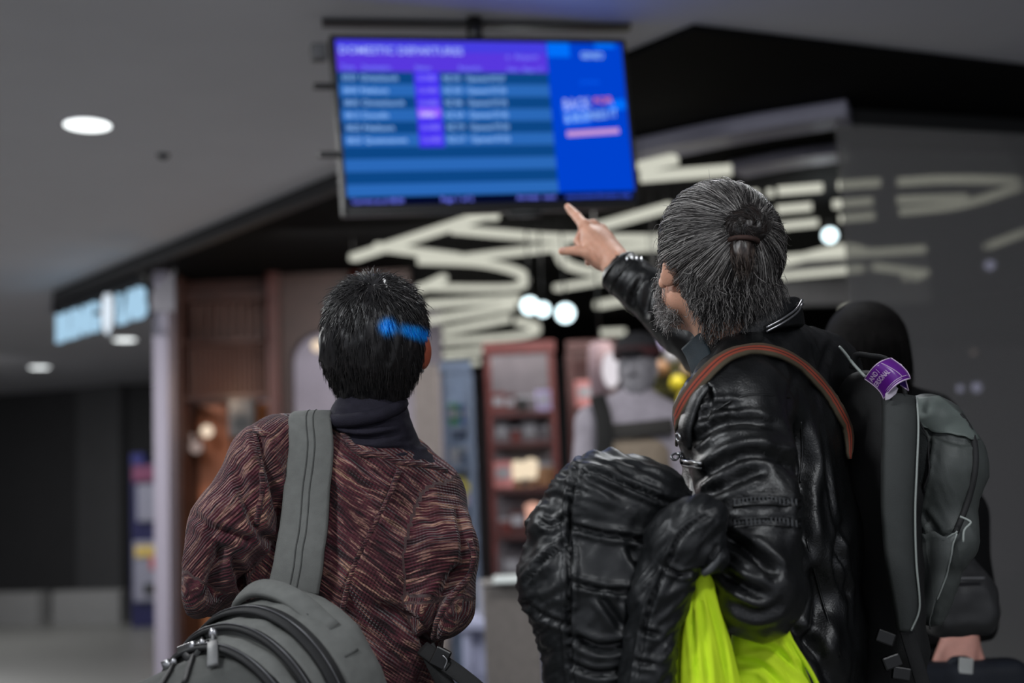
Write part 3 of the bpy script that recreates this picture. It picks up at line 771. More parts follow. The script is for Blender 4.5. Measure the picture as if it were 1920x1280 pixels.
# golden and yellow baubles hung in the shop behind the pointing arm
bs = [(1262, 668, .05, 'white'), (1292, 690, .05, 'cream'), (1270, 718, .05, 'yellow'), (1300, 735, .045, 'yellow'), (1240, 690, .05, 'tan'), (1305, 655, .045, 'cream'), (1235, 650, .045, 'lilac'), (1282, 748, .04, 'yellow'), (1318, 705, .045, 'yellow')]
LB = ['white bauble at the upper left of the yellow cluster', 'cream bauble in the middle of the yellow cluster', 'yellow bauble directly below the white bauble', 'yellow bauble low beside the leather collar', 'tan bauble at the far left of the cluster',
      'cream bauble closest to the pointing arm', 'lilac bauble at the top left of the cluster', 'lowest small yellow bauble over the mannequin shoulder', 'yellow bauble at the right edge against the jacket']
for (px, py, r, c), lb in zip(bs, LB):
    q = P(px, py, 7.8)
    t = empty('hanging_bauble', q, lb, 'ornament', 'baubles hanging behind the pointing arm')
    bm_obj('bauble_ball', ball(q, r), gm_(c), t, True)
    bm_obj('bauble_cap', cyl(q + Vector((0, 0, r * 0.95)), q + Vector((0, 0, r * 1.2)), 0.012), m_chrome, t)
    mesh_obj('bauble_thread', *tube([q + Vector((0, 0, r)), Vector((q.x, q.y, 3.166))], 0.003, seg=4), m_blk, t)
lamp('bauble_lamp', 'POINT', P(1275, 640, 7.3), 3, (1, 0.95, 0.7), 0.08)
t = gt = empty('foliage_garland', P(1275, 700, 8.0), 'dark olive garland of leaves behind the yellow baubles', 'garland')
V = []; Fs = []
for k in range(260):
    q = P(random.uniform(1225, 1330), random.uniform(650, 760), 8.05 + random.uniform(-.1, .1))
    a = Vector([random.gauss(0, 1) for _ in range(3)]).normalized() * 0.05; b = Vector([random.gauss(0, 1) for _ in range(3)]).normalized() * 0.02
    i = len(V); V += [q - a, q + b, q + a, q - b]; Fs.append((i, i + 1, i + 2, i + 3))
tag(mesh_obj('leaf_cluster', [tuple(v) for v in V], Fs, mat('olive_leaf', lin(74, 72, 26), 0.6, var=0.4), t, smooth=False), kind='stuff')
for px in (1230, 1325):
    q = P(px, 690, 8.05); mesh_obj('garland_cord', *tube([q, Vector((q.x, q.y, 3.166))], 0.004, seg=5), m_blk, gt)
# ------------------------------------------------------------------ sculpting library (signed distance fields turned into quad meshes)
def A(v): return np.array([v[0], v[1], v[2]], dtype=np.float64)
def smin(a, b, k):
    if k <= 0: return np.minimum(a, b)
    h = np.clip(0.5 + 0.5 * (b - a) / k, 0, 1)
    return b * (1 - h) + a * h - k * h * (1 - h)
def frame(w, side=None):
    w = A(w); w = w / (np.linalg.norm(w) + 1e-9)
    s = A(side) if side is not None else (np.array([1.0, 0, 0]) if abs(w[0]) < .9 else np.array([0, 1.0, 0]))
    s = s - w * (s @ w); s /= np.linalg.norm(s) + 1e-9
    return s, np.cross(w, s), w
def d_cone(p, a, b, ra, rb):
    a, b = A(a), A(b); ab = b - a; L2 = ab @ ab + 1e-12
    x, y, z = p[0] - a[0], p[1] - a[1], p[2] - a[2]
    t = np.clip((x * ab[0] + y * ab[1] + z * ab[2]) / L2, 0, 1)
    return np.sqrt((x - t * ab[0]) ** 2 + (y - t * ab[1]) ** 2 + (z - t * ab[2]) ** 2) - (ra + (rb - ra) * t)
def d_ell(p, c, r, fr=None):
    c = A(c); x, y, z = p[0] - c[0], p[1] - c[1], p[2] - c[2]
    if fr is not None:
        u, v, w = fr
        x, y, z = x * u[0] + y * u[1] + z * u[2], x * v[0] + y * v[1] + z * v[2], x * w[0] + y * w[1] + z * w[2]
    k0 = np.sqrt((x / r[0]) ** 2 + (y / r[1]) ** 2 + (z / r[2]) ** 2)
    k1 = np.sqrt((x / r[0] ** 2) ** 2 + (y / r[1] ** 2) ** 2 + (z / r[2] ** 2) ** 2) + 1e-9
    return k0 * (k0 - 1) / k1
def d_ecap(p, a, b, ra, rb, side, e=2.0):
    """capsule with an elliptic section: ra=(along side, across) at a, rb at b"""
    s, v, w = frame(A(b) - A(a), side); a = A(a); L = np.linalg.norm(A(b) - a)
    x, y, z = p[0] - a[0], p[1] - a[1], p[2] - a[2]
    qs = x * s[0] + y * s[1] + z * s[2]; qv = x * v[0] + y * v[1] + z * v[2]; qw = x * w[0] + y * w[1] + z * w[2]
    t = np.clip(qw / L, 0, 1)
    r1 = ra[0] + (rb[0] - ra[0]) * t; r2 = ra[1] + (rb[1] - ra[1]) * t
    rm = np.minimum(r1, r2); ex = (qw - t * L) / rm
    q = (np.abs(qs / r1) ** e + np.abs(qv / r2) ** e + np.abs(ex) ** e) ** (1 / e)
    return (q - 1) * rm
def d_box(p, c, hs, fr, r):
    c = A(c); x, y, z = p[0] - c[0], p[1] - c[1], p[2] - c[2]
    u, v, w = fr
    qx = np.abs(x * u[0] + y * u[1] + z * u[2]) - hs[0] + r; qy = np.abs(x * v[0] + y * v[1] + z * v[2]) - hs[1] + r; qz = np.abs(x * w[0] + y * w[1] + z * w[2]) - hs[2] + r
    o = np.sqrt(np.maximum(qx, 0) ** 2 + np.maximum(qy, 0) ** 2 + np.maximum(qz, 0) ** 2)
    return o + np.minimum(np.maximum(qx, np.maximum(qy, qz)), 0) - r
class Prim:
    def __init__(s, kind, *a, k=0.02, op='u', tag=0): s.kind, s.a, s.k, s.op, s.tag = kind, a, k, op, tag
    def __call__(s, p, grow=0.0):
        f = {'cone': d_cone, 'ell': d_ell, 'ecap': d_ecap, 'box': d_box}[s.kind]
        return f(p, *s.a) - grow
    def shrink(s, g):
        a = list(s.a)
        if s.kind == 'cone': a[2] = max(.01, a[2] - g); a[3] = max(.01, a[3] - g)
        elif s.kind == 'ecap': a[2] = tuple(max(.01, x - g) for x in a[2]); a[3] = tuple(max(.01, x - g) for x in a[3])
        elif s.kind == 'ell': a[1] = tuple(max(.01, x - g) for x in a[1])
        return Prim(s.kind, *a, k=s.k, op=s.op, tag=s.tag)
def prim_field(prims, p):
    d = None
    for q in prims:
        v = q(p)
        if d is None: d = v
        elif q.op == 'u': d = smin(d, v, q.k)
        elif q.op == 's': d = -smin(-d, v, q.k)
        elif q.op == 'i': d = -smin(-d, -v, q.k)
    return d
def sculpt(prims, lo, hi, h):
    """mesh of the zero surface of the primitives inside the box lo..hi"""
    lo, hi = A(lo), A(hi)
    n = np.ceil((hi - lo) / h).astype(int) + 1
    ax = [lo[i] + h * np.arange(n[i], dtype=np.float32) for i in range(3)]
    p = (ax[0][:, None, None].astype(np.float32), ax[1][None, :, None].astype(np.float32), ax[2][None, None, :].astype(np.float32))
    d = np.ascontiguousarray(np.broadcast_to(prim_field(prims, p), tuple(n))).astype(np.float32)
    d[0], d[-1] = np.maximum(d[0], h), np.maximum(d[-1], h)
    d[:, 0], d[:, -1] = np.maximum(d[:, 0], h), np.maximum(d[:, -1], h)
    d[:, :, 0], d[:, :, -1] = np.maximum(d[:, :, 0], h), np.maximum(d[:, :, -1], h)
    g = vdb.FloatGrid(1.0); d = np.clip(d, -3 * h, 3 * h)
    g.copyFromArray(d)
    pts, quads = g.convertToQuads(isovalue=0.0)
    V = pts * h + lo
    Q = quads.astype(np.int32)
    # outward facing check
    e = V[Q]; nrm = np.cross(e[:, 2] - e[:, 0], e[:, 3] - e[:, 1]); c = e.mean(1)
    t1 = prim_field(prims, tuple((c + nrm / (np.linalg.norm(nrm, axis=1)[:, None] + 1e-12) * h).T)); t0 = prim_field(prims, tuple(c.T))
    if np.median(t1 - t0) < 0: Q = Q[:, ::-1]
    return V, np.ascontiguousarray(Q)
def normals(V, Q):
    e = V[Q]; fnn = np.cross(e[:, 2] - e[:, 0], e[:, 3] - e[:, 1]) if Q.shape[1] == 4 else np.cross(e[:, 1] - e[:, 0], e[:, 2] - e[:, 0])
    N = np.zeros_like(V)
    for k in range(Q.shape[1]):
        for c in range(3): N[:, c] += np.bincount(Q[:, k], fnn[:, c], minlength=len(V))
    return N / (np.linalg.norm(N, axis=1)[:, None] + 1e-12)
def relax(V, Q, it=1, f=0.5):
    for _ in range(it):
        S = np.zeros_like(V); cnt = np.zeros(len(V))
        K = Q.shape[1]
        for k in range(K):
            a, b = Q[:, k], Q[:, (k + 1) % K]
            for c in range(3): S[:, c] += np.bincount(a, V[b, c], minlength=len(V)) + np.bincount(b, V[a, c], minlength=len(V))
            cnt += np.bincount(a, minlength=len(V)) + np.bincount(b, minlength=len(V))
        V = V * (1 - f) + f * S / np.maximum(cnt, 1)[:, None]
    return V
_perm = np.random.default_rng(3).permutation(256).astype(np.int64); _perm = np.concatenate([_perm, _perm])
_g3 = np.random.default_rng(5).normal(size=(256, 3)); _g3 /= np.linalg.norm(_g3, axis=1)[:, None]
def noise(p):
    p = np.asarray(p, dtype=np.float64); i = np.floor(p).astype(np.int64); f = p - i
    u = f * f * f * (f * (f * 6 - 15) + 10)
    r = 0
    for dx in (0, 1):
        for dy in (0, 1):
            for dz in (0, 1):
                hsh = _perm[(_perm[(_perm[(i[:, 0] + dx) & 255] + i[:, 1] + dy) & 255] + i[:, 2] + dz) & 255]
                g = _g3[hsh]
                dot = g[:, 0] * (f[:, 0] - dx) + g[:, 1] * (f[:, 1] - dy) + g[:, 2] * (f[:, 2] - dz)
                wx = u[:, 0] if dx else 1 - u[:, 0]; wy = u[:, 1] if dy else 1 - u[:, 1]; wz = u[:, 2] if dz else 1 - u[:, 2]
                r = r + dot * wx * wy * wz
    return r * 1.6
def fbm(p, o=3):
    r = 0; a = 1.0
    for k in range(o): r = r + a * noise(p * (2 ** k) + 17.3 * k); a *= 0.5
    return r
def ridged(p, o=2):
    r = 0; a = 1.0
    for k in range(o): r = r + a * (0.5 - np.abs(noise(p * (2 ** k) + 9.1 * k))); a *= 0.5
    return r
_RT, _UP, _FW, _C = A(_rt), A(_up), A(_f), A(C0)
def to_px(V):
    q = V - _C; z = q @ _FW
    return np.stack([960 + F * (q @ _RT) / z, 640 - F * (q @ _UP) / z], 1)
def facing(V, N):
    d = _C - V; d /= np.linalg.norm(d, axis=1)[:, None]
    return np.clip((N * d).sum(1) * 2.5 + 0.3, 0, 1)
def seg_dist(px, poly):
    """distance in pixels to a polyline, side sign and parameter"""
    poly = np.array(poly, dtype=float); best = np.full(len(px), 1e9); sg = np.zeros(len(px)); tt = np.zeros(len(px))
    for i in range(len(poly) - 1):
        a, b = poly[i], poly[i + 1]; ab = b - a; L2 = ab @ ab + 1e-9
        q = px - a; t = np.clip(q @ ab / L2, 0, 1); dv = q - t[:, None] * ab; d = np.hypot(dv[:, 0], dv[:, 1])
        m = d < best; best[m] = d[m]; sg[m] = np.sign(ab[0] * q[:, 1] - ab[1] * q[:, 0])[m]; tt[m] = ((i + t) / (len(poly) - 1))[m]
    return best, sg, tt
def carve(V, N, fc, poly, wpx, depth, lip=0.0, curved=True):
    """a crease (depth>0) or a ridge (depth<0) that tapers at both ends"""
    if curved and len(poly) > 2: poly = catmull([(a, b, 0) for a, b in poly], 5 * len(poly))[:, :2]
    px = to_px(V); d, s, t = seg_dist(px, poly)
    e = np.clip(np.minimum(t, 1 - t) * 6, 0, 1) ** 0.7 * 0.85 + 0.15
    g = np.exp(-(d / wpx) ** 2)
    m = -depth * g * e
    if lip: m = m + lip * np.exp(-((d - 1.9 * wpx) / wpx) ** 2) * e
    return V + N * (m * fc)[:, None]
from mathutils.bvhtree import BVHTree
class Surf:
    def __init__(s, V, Q): s.t = BVHTree.FromPolygons([tuple(v) for v in V], [tuple(q) for q in (Q.tolist() if isinstance(Q, np.ndarray) else Q)])
    def at(s, px, py, off=0.0, D=None):
        d = ray(px, py).normalized(); h = s.t.ray_cast(C0, d)
        if h[0] is None:
            q = s.t.find_nearest(P(px, py, D or 2.2)); h = q
        n = h[1] if h[1].dot(d) < 0 else -h[1]
        return h[0] + n * off, n
    def lay(s, pts, off):
        o = [s.at(x, y, off) for x, y in pts]; return [a for a, b in o], [b for a, b in o]
def joined(*vq):
    V = []; Fs = []; o = 0
    for v, q in vq:
        V.append(np.asarray(v, dtype=float)); Fs.extend([tuple(int(x) + o for x in r) for r in (q.tolist() if isinstance(q, np.ndarray) else q)]); o += len(v)
    return np.concatenate(V), Fs

def head_prims(c, fwd, up, sc=1.0, eo=0.0):
    """skull, face, ears; returns prims and the head frame (right, forward, up)"""
    f = A(fwd); f /= np.linalg.norm(f); u = A(up); u = u - f * (u @ f); u /= np.linalg.norm(u); r = np.cross(f, u)
    c = A(c); fr = (r, f, u)
    def q(x, y, z): return c + sc * (r * x + f * y + u * z)
    S = lambda *t: tuple(x * sc for x in t)
    pr = [Prim('ell', q(0, -.012, .03), S(.076, .094, .09), fr, k=.02),
          Prim('ell', q(0, .03, -.02), S(.064, .062, .085), fr, k=.03),
          Prim('ell', q(0, .05, -.085), S(.036, .036, .028), fr, k=.03),
          Prim('cone', q(-.05, .0, -.05), q(-.015, .06, -.09), .022 * sc, .018 * sc, k=.025), Prim('cone', q(.05, .0, -.05), q(.015, .06, -.09), .022 * sc, .018 * sc, k=.025),
          Prim('cone', q(0, .085, .01), q(0, .112, -.03), .009 * sc, .014 * sc, k=.012), Prim('cone', q(-.012, .098, -.034), q(.012, .098, -.034), .009 * sc, .009 * sc, k=.008),
          Prim('ell', q(0, .09, -.062), S(.024, .01, .006), fr, k=.006), Prim('ell', q(0, .089, -.072), S(.02, .01, .007), fr, k=.006),
          Prim('ell', q(-.031, .088, .008), S(.016, .016, .009), fr, k=.008, op='s'), Prim('ell', q(.031, .088, .008), S(.016, .016, .009), fr, k=.008, op='s'),
          Prim('ell', q(-.031, .074, .008), S(.0125, .0125, .0115), fr, k=.003), Prim('ell', q(.031, .074, .008), S(.0125, .0125, .0115), fr, k=.003),
          Prim('cone', q(-.045, .078, .026), q(-.015, .088, .026), .007 * sc, .007 * sc, k=.012), Prim('cone', q(.045, .078, .026), q(.015, .088, .026), .007 * sc, .007 * sc, k=.012)]
    for sx in (-1, 1):
        er = np.array([r * sx * .9 - f * .42, f * .9 + r * sx * .42, u]); er = (er[0] / np.linalg.norm(er[0]), er[1] / np.linalg.norm(er[1]), u)
        pr += [Prim('ell', q((.078 + eo) * sx, -.004 - eo, .0), S(.009 + eo * .5, .019, .033), er, k=.006), Prim('ell', q((.088 + eo) * sx, .002, .004), S(.007, .011, .021), er, k=.004, op='s'),
               Prim('ell', q((.079 + eo * .8) * sx, .004, -.028), S(.007, .009, .011), er, k=.006)]
    return pr, fr, q

def strands(roots, dirs, length, steps, step_fn, r0, r1, jit=0.0, seg=3):
    """many tapering hairs as thin three-sided tubes; step_fn(p, d, t) -> new direction"""
    n = len(roots); p = roots.copy(); d = dirs / (np.linalg.norm(dirs, axis=1)[:, None] + 1e-9)
    L = length / steps
    path = [p.copy()]
    for k in range(steps):
        d = step_fn(p, d, (k + 1) / steps); d /= np.linalg.norm(d, axis=1)[:, None] + 1e-9
        p = p + d * L[:, None]; path.append(p.copy())
    path = np.stack(path, 1)
    T = np.gradient(path, axis=1); T /= np.linalg.norm(T, axis=2)[:, :, None] + 1e-9
    ref = rng.normal(size=(n, 1, 3)); a = np.cross(T, ref); a /= np.linalg.norm(a, axis=2)[:, :, None] + 1e-9; b = np.cross(T, a)
    M = steps + 1
    rad = (r0 + (r1 - r0) * np.linspace(0, 1, M) ** 1.5)[None, :, None]
    rings = [path + rad * (math.cos(2 * math.pi * k / seg) * a + math.sin(2 * math.pi * k / seg) * b) for k in range(seg)]
    V = np.stack(rings, 2).reshape(-1, 3)
    base = (np.arange(n)[:, None, None] * M + np.arange(steps)[None, :, None]) * seg
    k = np.arange(seg)[None, None, :]; k2 = (k + 1) % seg
    Q = np.stack([base + k, base + k2, base + seg + k2, base + seg + k], -1).reshape(-1, 4).astype(np.int32)
    rnd = np.repeat(rng.random(n), M * seg); tt = np.tile(np.repeat(np.linspace(0, 1, M), seg), n)
    return V, Q, rnd, tt

# ------------------------------------------------------------------ body and cloth materials
def ramp(N, stops, interp='LINEAR'):
    r = N.new('ShaderNodeValToRGB'); r.color_ramp.interpolation = interp
    el = r.color_ramp.elements
    while len(el) > 1: el.remove(el[-1])
    el[0].position = stops[0][0]; el[0].color = tuple(stops[0][1]) + (1,)
    for p_, c_ in stops[1:]:
        e = el.new(p_); e.color = tuple(c_) + (1,)
    return r
def hair_mat(name, stops, rough=0.42, blue=False):
    m = bpy.data.materials.new(name); m.use_nodes = True
    nt = m.node_tree; N = nt.nodes; L = nt.links; b = N['Principled BSDF']
    at = N.new('ShaderNodeAttribute'); at.attribute_name = 'rnd'
    r = ramp(N, stops); L.new(at.outputs['Fac'], r.inputs['Fac']); L.new(r.outputs['Color'], b.inputs['Base Color'])
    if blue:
        ab = N.new('ShaderNodeAttribute'); ab.attribute_name = 'blue_tint'
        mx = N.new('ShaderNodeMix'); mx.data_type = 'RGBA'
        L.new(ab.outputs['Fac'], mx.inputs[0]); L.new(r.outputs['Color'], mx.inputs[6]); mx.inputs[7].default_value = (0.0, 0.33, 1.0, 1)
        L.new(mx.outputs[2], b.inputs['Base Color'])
    b.inputs['Roughness'].default_value = rough; sock(b, ['Specular IOR Level'], 0.5 if rough < .6 else .12)
    return m
def skin_mat(name, col, red):
    m = mat(name, col, 0.5, var=0.12, scale=28, bump=0.25, bscale=420, spec=0.4)
    b = m.node_tree.nodes['Principled BSDF']
    sock(b, ['Subsurface Weight'], 0.12); sock(b, ['Subsurface Scale'], 0.01)
    if 'Subsurface Radius' in b.inputs: b.inputs['Subsurface Radius'].default_value = (1, .35, .2)
    return m
def knit_mat():
    m = bpy.data.materials.new('space_dyed_knit'); m.use_nodes = True
    nt = m.node_tree; N = nt.nodes; L = nt.links; b = N['Principled BSDF']
    at = N.new('ShaderNodeAttribute'); at.attribute_name = 'flow'
    def vec(sx, sy, sz):
        mp = N.new('ShaderNodeMapping'); mp.vector_type = 'POINT'; mp.inputs['Scale'].default_value = (sx, sy, sz); L.new(at.outputs['Vector'], mp.inputs['Vector']); return mp
    # warp rows a little so that they wander
    wn = N.new('ShaderNodeTexNoise'); wn.inputs['Scale'].default_value = 9; wn.inputs['Detail'].default_value = 2; L.new(at.outputs['Vector'], wn.inputs['Vector'])
    n1 = N.new('ShaderNodeTexNoise'); n1.inputs['Detail'].default_value = 4.0; n1.inputs['Roughness'].default_value = 0.6; n1.inputs['Scale'].default_value = 1
    mp = vec(17, 165, 17); add = N.new('ShaderNodeVectorMath'); add.operation = 'MULTIPLY_ADD'
    L.new(wn.outputs['Color'], add.inputs[0]); add.inputs[1].default_value = (0.9, 5.0, 0.5); L.new(mp.outputs['Vector'], add.inputs[2]); L.new(add.outputs['Vector'], n1.inputs['Vector'])
    r = ramp(N, [(0.0, lin(30, 22, 26)), (0.36, lin(38, 24, 28)), (0.44, lin(64, 32, 40)), (0.50, lin(94, 44, 56)), (0.54, lin(80, 48, 50)), (0.575, lin(138, 104, 98)), (0.605, lin(176, 140, 126)), (0.645, lin(104, 78, 64)), (0.70, lin(58, 32, 36)), (1.0, lin(40, 26, 30))])
    L.new(n1.outputs['Fac'], r.inputs['Fac'])
    # large patches shift between claret and charcoal
    n2 = N.new('ShaderNodeTexNoise'); n2.inputs['Scale'].default_value = 1; n2.inputs['Detail'].default_value = 1; L.new(vec(6, 16, 6).outputs['Vector'], n2.inputs['Vector'])
    r2 = ramp(N, [(0.35, (0.62, 0.5, 0.5)), (0.5, (1, 0.9, 0.9)), (0.65, (1.15, 1.1, 0.95))]); L.new(n2.outputs['Fac'], r2.inputs['Fac'])
    mx = N.new('ShaderNodeMix'); mx.data_type = 'RGBA'; mx.blend_type = 'MULTIPLY'; mx.inputs[0].default_value = 1
    L.new(r.outputs['Color'], mx.inputs[6]); L.new(r2.outputs['Color'], mx.inputs[7])
    L.new(mx.outputs[2], b.inputs['Base Color'])
    # stitches: rows and slanted legs
    wv = N.new('ShaderNodeTexWave'); wv.bands_direction = 'X'; wv.inputs['Scale'].default_value = 1; wv.inputs['Distortion'].default_value = 0.8; wv.inputs['Detail'].default_value = 1
    L.new(vec(52, 30, 1).outputs['Vector'], wv.inputs['Vector'])
    wv2 = N.new('ShaderNodeTexWave'); wv2.bands_direction = 'Y'; wv2.inputs['Scale'].default_value = 1; wv2.inputs['Distortion'].default_value = 2.0; wv2.inputs['Detail'].default_value = 1
    L.new(vec(20, 60, 1).outputs['Vector'], wv2.inputs['Vector'])
    ma = N.new('ShaderNodeMath'); ma.operation = 'ADD'; wm = N.new('ShaderNodeMath'); wm.operation = 'MULTIPLY'; wm.inputs[1].default_value = 0.35; L.new(wv.outputs['Fac'], wm.inputs[0]); L.new(wm.outputs[0], ma.inputs[0]); L.new(wv2.outputs['Fac'], ma.inputs[1])
    ma2 = N.new('ShaderNodeMath'); ma2.operation = 'ADD'; L.new(ma.outputs[0], ma2.inputs[0]); L.new(n1.outputs['Fac'], ma2.inputs[1])
    bp = N.new('ShaderNodeBump'); bp.inputs['Strength'].default_value = 0.75; bp.inputs['Distance'].default_value = 0.003
    L.new(ma2.outputs[0], bp.inputs['Height']); L.new(bp.outputs['Normal'], b.inputs['Normal'])
    b.inputs['Roughness'].default_value = 0.9; sock(b, ['Specular IOR Level'], 0.15); sock(b, ['Sheen Weight'], 0.25)
    return m
m_skin_w = skin_mat('skin_warm', lin(168, 88, 66), 0); m_skin_m = skin_mat('skin_fair', lin(220, 166, 140), 0)
m_knit = knit_mat()
m_turtle = mat('black_rib_jersey', lin(34, 32, 42), 0.85, var=0.15, scale=60, bump=0.5, bscale=500, spec=0.2)
m_leather = mat('black_leather', lin(13, 14, 15), 0.34, var=0.2, scale=20, bump=0.35, bscale=330, spec=0.55)
m_puff = mat('black_nylon', lin(17, 19, 21), 0.44, var=0.1, scale=30, bump=0.15, bscale=160, spec=0.5)
m_neon = mat('neon_yellow_cloth', (0.72, 1.0, 0.03), 0.7, var=0.03, scale=20, bump=0.2, bscale=700, spec=0.2)
m_canvas = mat('grey_canvas', lin(112, 113, 110), 0.85, var=0.08, scale=60, bump=0.5, bscale=900, spec=0.15)
m_canvas_d = mat('dark_grey_canvas', lin(84, 85, 83), 0.85, var=0.08, scale=60, bump=0.5, bscale=900, spec=0.15)
m_zip = mat('black_zip_tape', lin(24, 24, 25), 0.7, var=0.15, scale=80, bump=0.4, bscale=900)
m_denim = mat('dark_trouser_cloth', lin(34, 36, 46), 0.85, var=0.15, scale=50, bump=0.4, bscale=700)
m_shoe = mat('black_shoe_leather', lin(22, 22, 24), 0.45, var=0.1)
m_sole = mat('shoe_sole', lin(60, 58, 56), 0.7)
def legs(parent, hipL, hipR, footL, footR, kneeF, mtr, z_hip, r_hip=0.1, r_knee=0.072, r_hem=0.07):
    pr = []
    for hp, ft in ((hipL, footL), (hipR, footR)):
        hp, ft = A(hp), A(ft); kn = (hp + ft) / 2 + A(kneeF) * 0.04
        an = ft + np.array([0, 0, 0.1])
        pr += [Prim('cone', hp, kn, r_hip, r_knee, k=.05), Prim('cone', kn, an, r_knee, r_hem, k=.02)]
    mid = (A(hipL) + A(hipR)) / 2
    pr.append(Prim('ecap', mid + np.array([0, 0, .12]), mid + np.array([0, 0, -.02]), (.165, .12), (.17, .125), A(hipR) - A(hipL), k=.05))
    allp = np.array([A(hipL), A(hipR), A(footL), A(footR)])
    lo = allp.min(0) - [.2, .2, 0]; hi = allp.max(0) + [.2, .2, .2]; lo[2] = .05
    V, Q = sculpt(pr, lo, hi, .012)
    N_ = normals(V, Q); V = V + N_ * (fbm(V * [9, 9, 5]) * .008)[:, None]
    mesh_obj('trousers', V, Q, mtr, parent)
    fd = A(kneeF); fd[2] = 0; fd /= np.linalg.norm(fd)
    for ft in (footL, footR):
        ft = A(ft); fr = (np.cross(fd, [0, 0, 1.0]), fd, np.array([0, 0, 1.0]))
        V, Q = sculpt([Prim('ell', ft + fd * .06 + [0, 0, .045], (.048, .14, .05), fr, k=.02), Prim('cone', ft + [0, 0, .06], ft + [0, 0, .12], .046, .046, k=.03), Prim('box', ft + fd * .05 + [0, 0, .16], (.2, .3, .145), fr, .01, k=.004, op='i')], ft - [.22, .22, .02], ft + [.22, .22, .2], .008)
        V[:, 2] = np.maximum(V[:, 2], .016)
        s = mesh_obj('shoe', V, Q, m_shoe, parent)
        V, Q = sculpt([Prim('ell', ft + fd * .06 + [0, 0, .01], (.052, .148, .03), fr, k=.02)], ft - [.22, .22, .04], ft + [.22, .22, .1], .008)
        V[:, 2] = np.clip(V[:, 2], 0, .02)
        mesh_obj('sole', V, Q, m_sole, s)
# ------------------------------------------------------------------ person with short dark hair and knitted cardigan
wp = empty('person', Vector((P(640, 1200, 2.36).x, 2.36, 0)), 'person with cropped dark hair in a maroon knitted cardigan, looking up at the screen', 'person')
hc = P(707, 652, 2.335)
hpr, hfr, hq = head_prims(hc, (0.12, .92, .36), (0.06, -.36, .93), 0.98, .012)
nb = P(700, 835, 2.33)
neck = [Prim('cone', hq(0, -.03, -.05), A(nb), .056, .060, k=.03)]
# sweater skeleton
TX = dict(SL=P(508, 858, 2.30), EL=P(366, 1090, 2.24), WL=P(468, 1130, 2.50), SR=P(808, 945, 2.36), ER=P(826, 1128, 2.30), WR=P(760, 1130, 2.54))
across = A(P(850, 930, 2.36)) - A(P(500, 850, 2.32))
sweater = [
    Prim('ecap', P(668, 925, 2.37), P(655, 1060, 2.37), (.165, .115), (.185, .125), across, k=.05, tag=0),
    Prim('ecap', P(655, 1060, 2.37), P(636, 1230, 2.37), (.180, .12), (.168, .12), across, k=.05, tag=0),
    Prim('ecap', P(636, 1230, 2.37), P(630, 1400, 2.37), (.168, .12), (.185, .13), across, k=.05, tag=0),
    Prim('cone', P(700, 855, 2.345), P(545, 830, 2.32), .056, .05, k=.06, tag=0),
    Prim('cone', P(700, 880, 2.35), P(800, 925, 2.355), .05, .052, k=.06, tag=0),
    Prim('cone', TX['SL'], P(438, 978, 2.25), .070, .063, k=.03, tag=1), Prim('cone', P(438, 978, 2.25), TX['EL'], .063, .053, k=.02, tag=1),
    Prim('cone', TX['EL'], TX['WL'], .055, .042, k=.02, tag=3),
    Prim('cone', TX['SR'], P(832, 1040, 2.30), .060, .061, k=.03, tag=2), Prim('cone', P(832, 1040, 2.30), TX['ER'], .061, .054, k=.012, tag=2),
    Prim('cone', TX['ER'], TX['WR'], .056, .042, k=.02, tag=4),
]
V, Q = sculpt(sweater, A(P(280, 1300, 2.0)) * [1, 1, 0] + [0, -.05, .62], A(P(960, 700, 2.4)) * [1, 0, 1] + [0, 2.72, 0], .0055)
V = relax(V, Q, 1, .5)
def bone_flow(V, prims, groups):
    """(around, along, id) yarn coordinates of the nearest limb"""
    D_ = np.stack([q(tuple(V.T)) for q in prims], 1); w_ = np.exp(-np.maximum(D_, -0.03) / .012)
    out = np.zeros((len(V), 3)); best = D_.argmin(1)
    for i, q in enumerate(prims):
        m = best == i
        if not m.any(): continue
        a, b, ref, off, s_ = groups[q.tag]
        a, b = A(a), A(b); s, v, w = frame(b - a, ref); r = V[m] - a
        ang = np.arctan2(r @ s, r @ v)
        if q.tag == 0: out[m] = np.stack([r @ s, r @ w + .22 * (r @ s), r @ v], 1)
        elif q.tag == 1: out[m] = np.stack([r @ w + off, ang * .075 + .25 * (r @ w), np.full(m.sum(), 3.0)], 1)
        else: out[m] = np.stack([ang * .07, r @ w + off, np.full(m.sum(), 3.0 * q.tag)], 1)
    return out
grp = {0: (P(640, 1200, 2.3), P(748, 955, 2.3), across, 0, 1), 1: (TX['SL'], TX['EL'], (0, 1, 0), 1.0, 1), 3: (TX['EL'], TX['WL'], (0, 0, 1), 2.0, 1), 2: (TX['SR'], TX['ER'], (0, 1, 0), 3.0, 1), 4: (TX['ER'], TX['WR'], (0, 0, 1), 4.0, 1)}
N_ = normals(V, Q); fc = facing(V, N_)
V = V + N_ * (fbm(V * 7.0 + 3, 2) * .010 + ridged(V * [14, 14, 9] + 5, 2) * .006)[:, None]
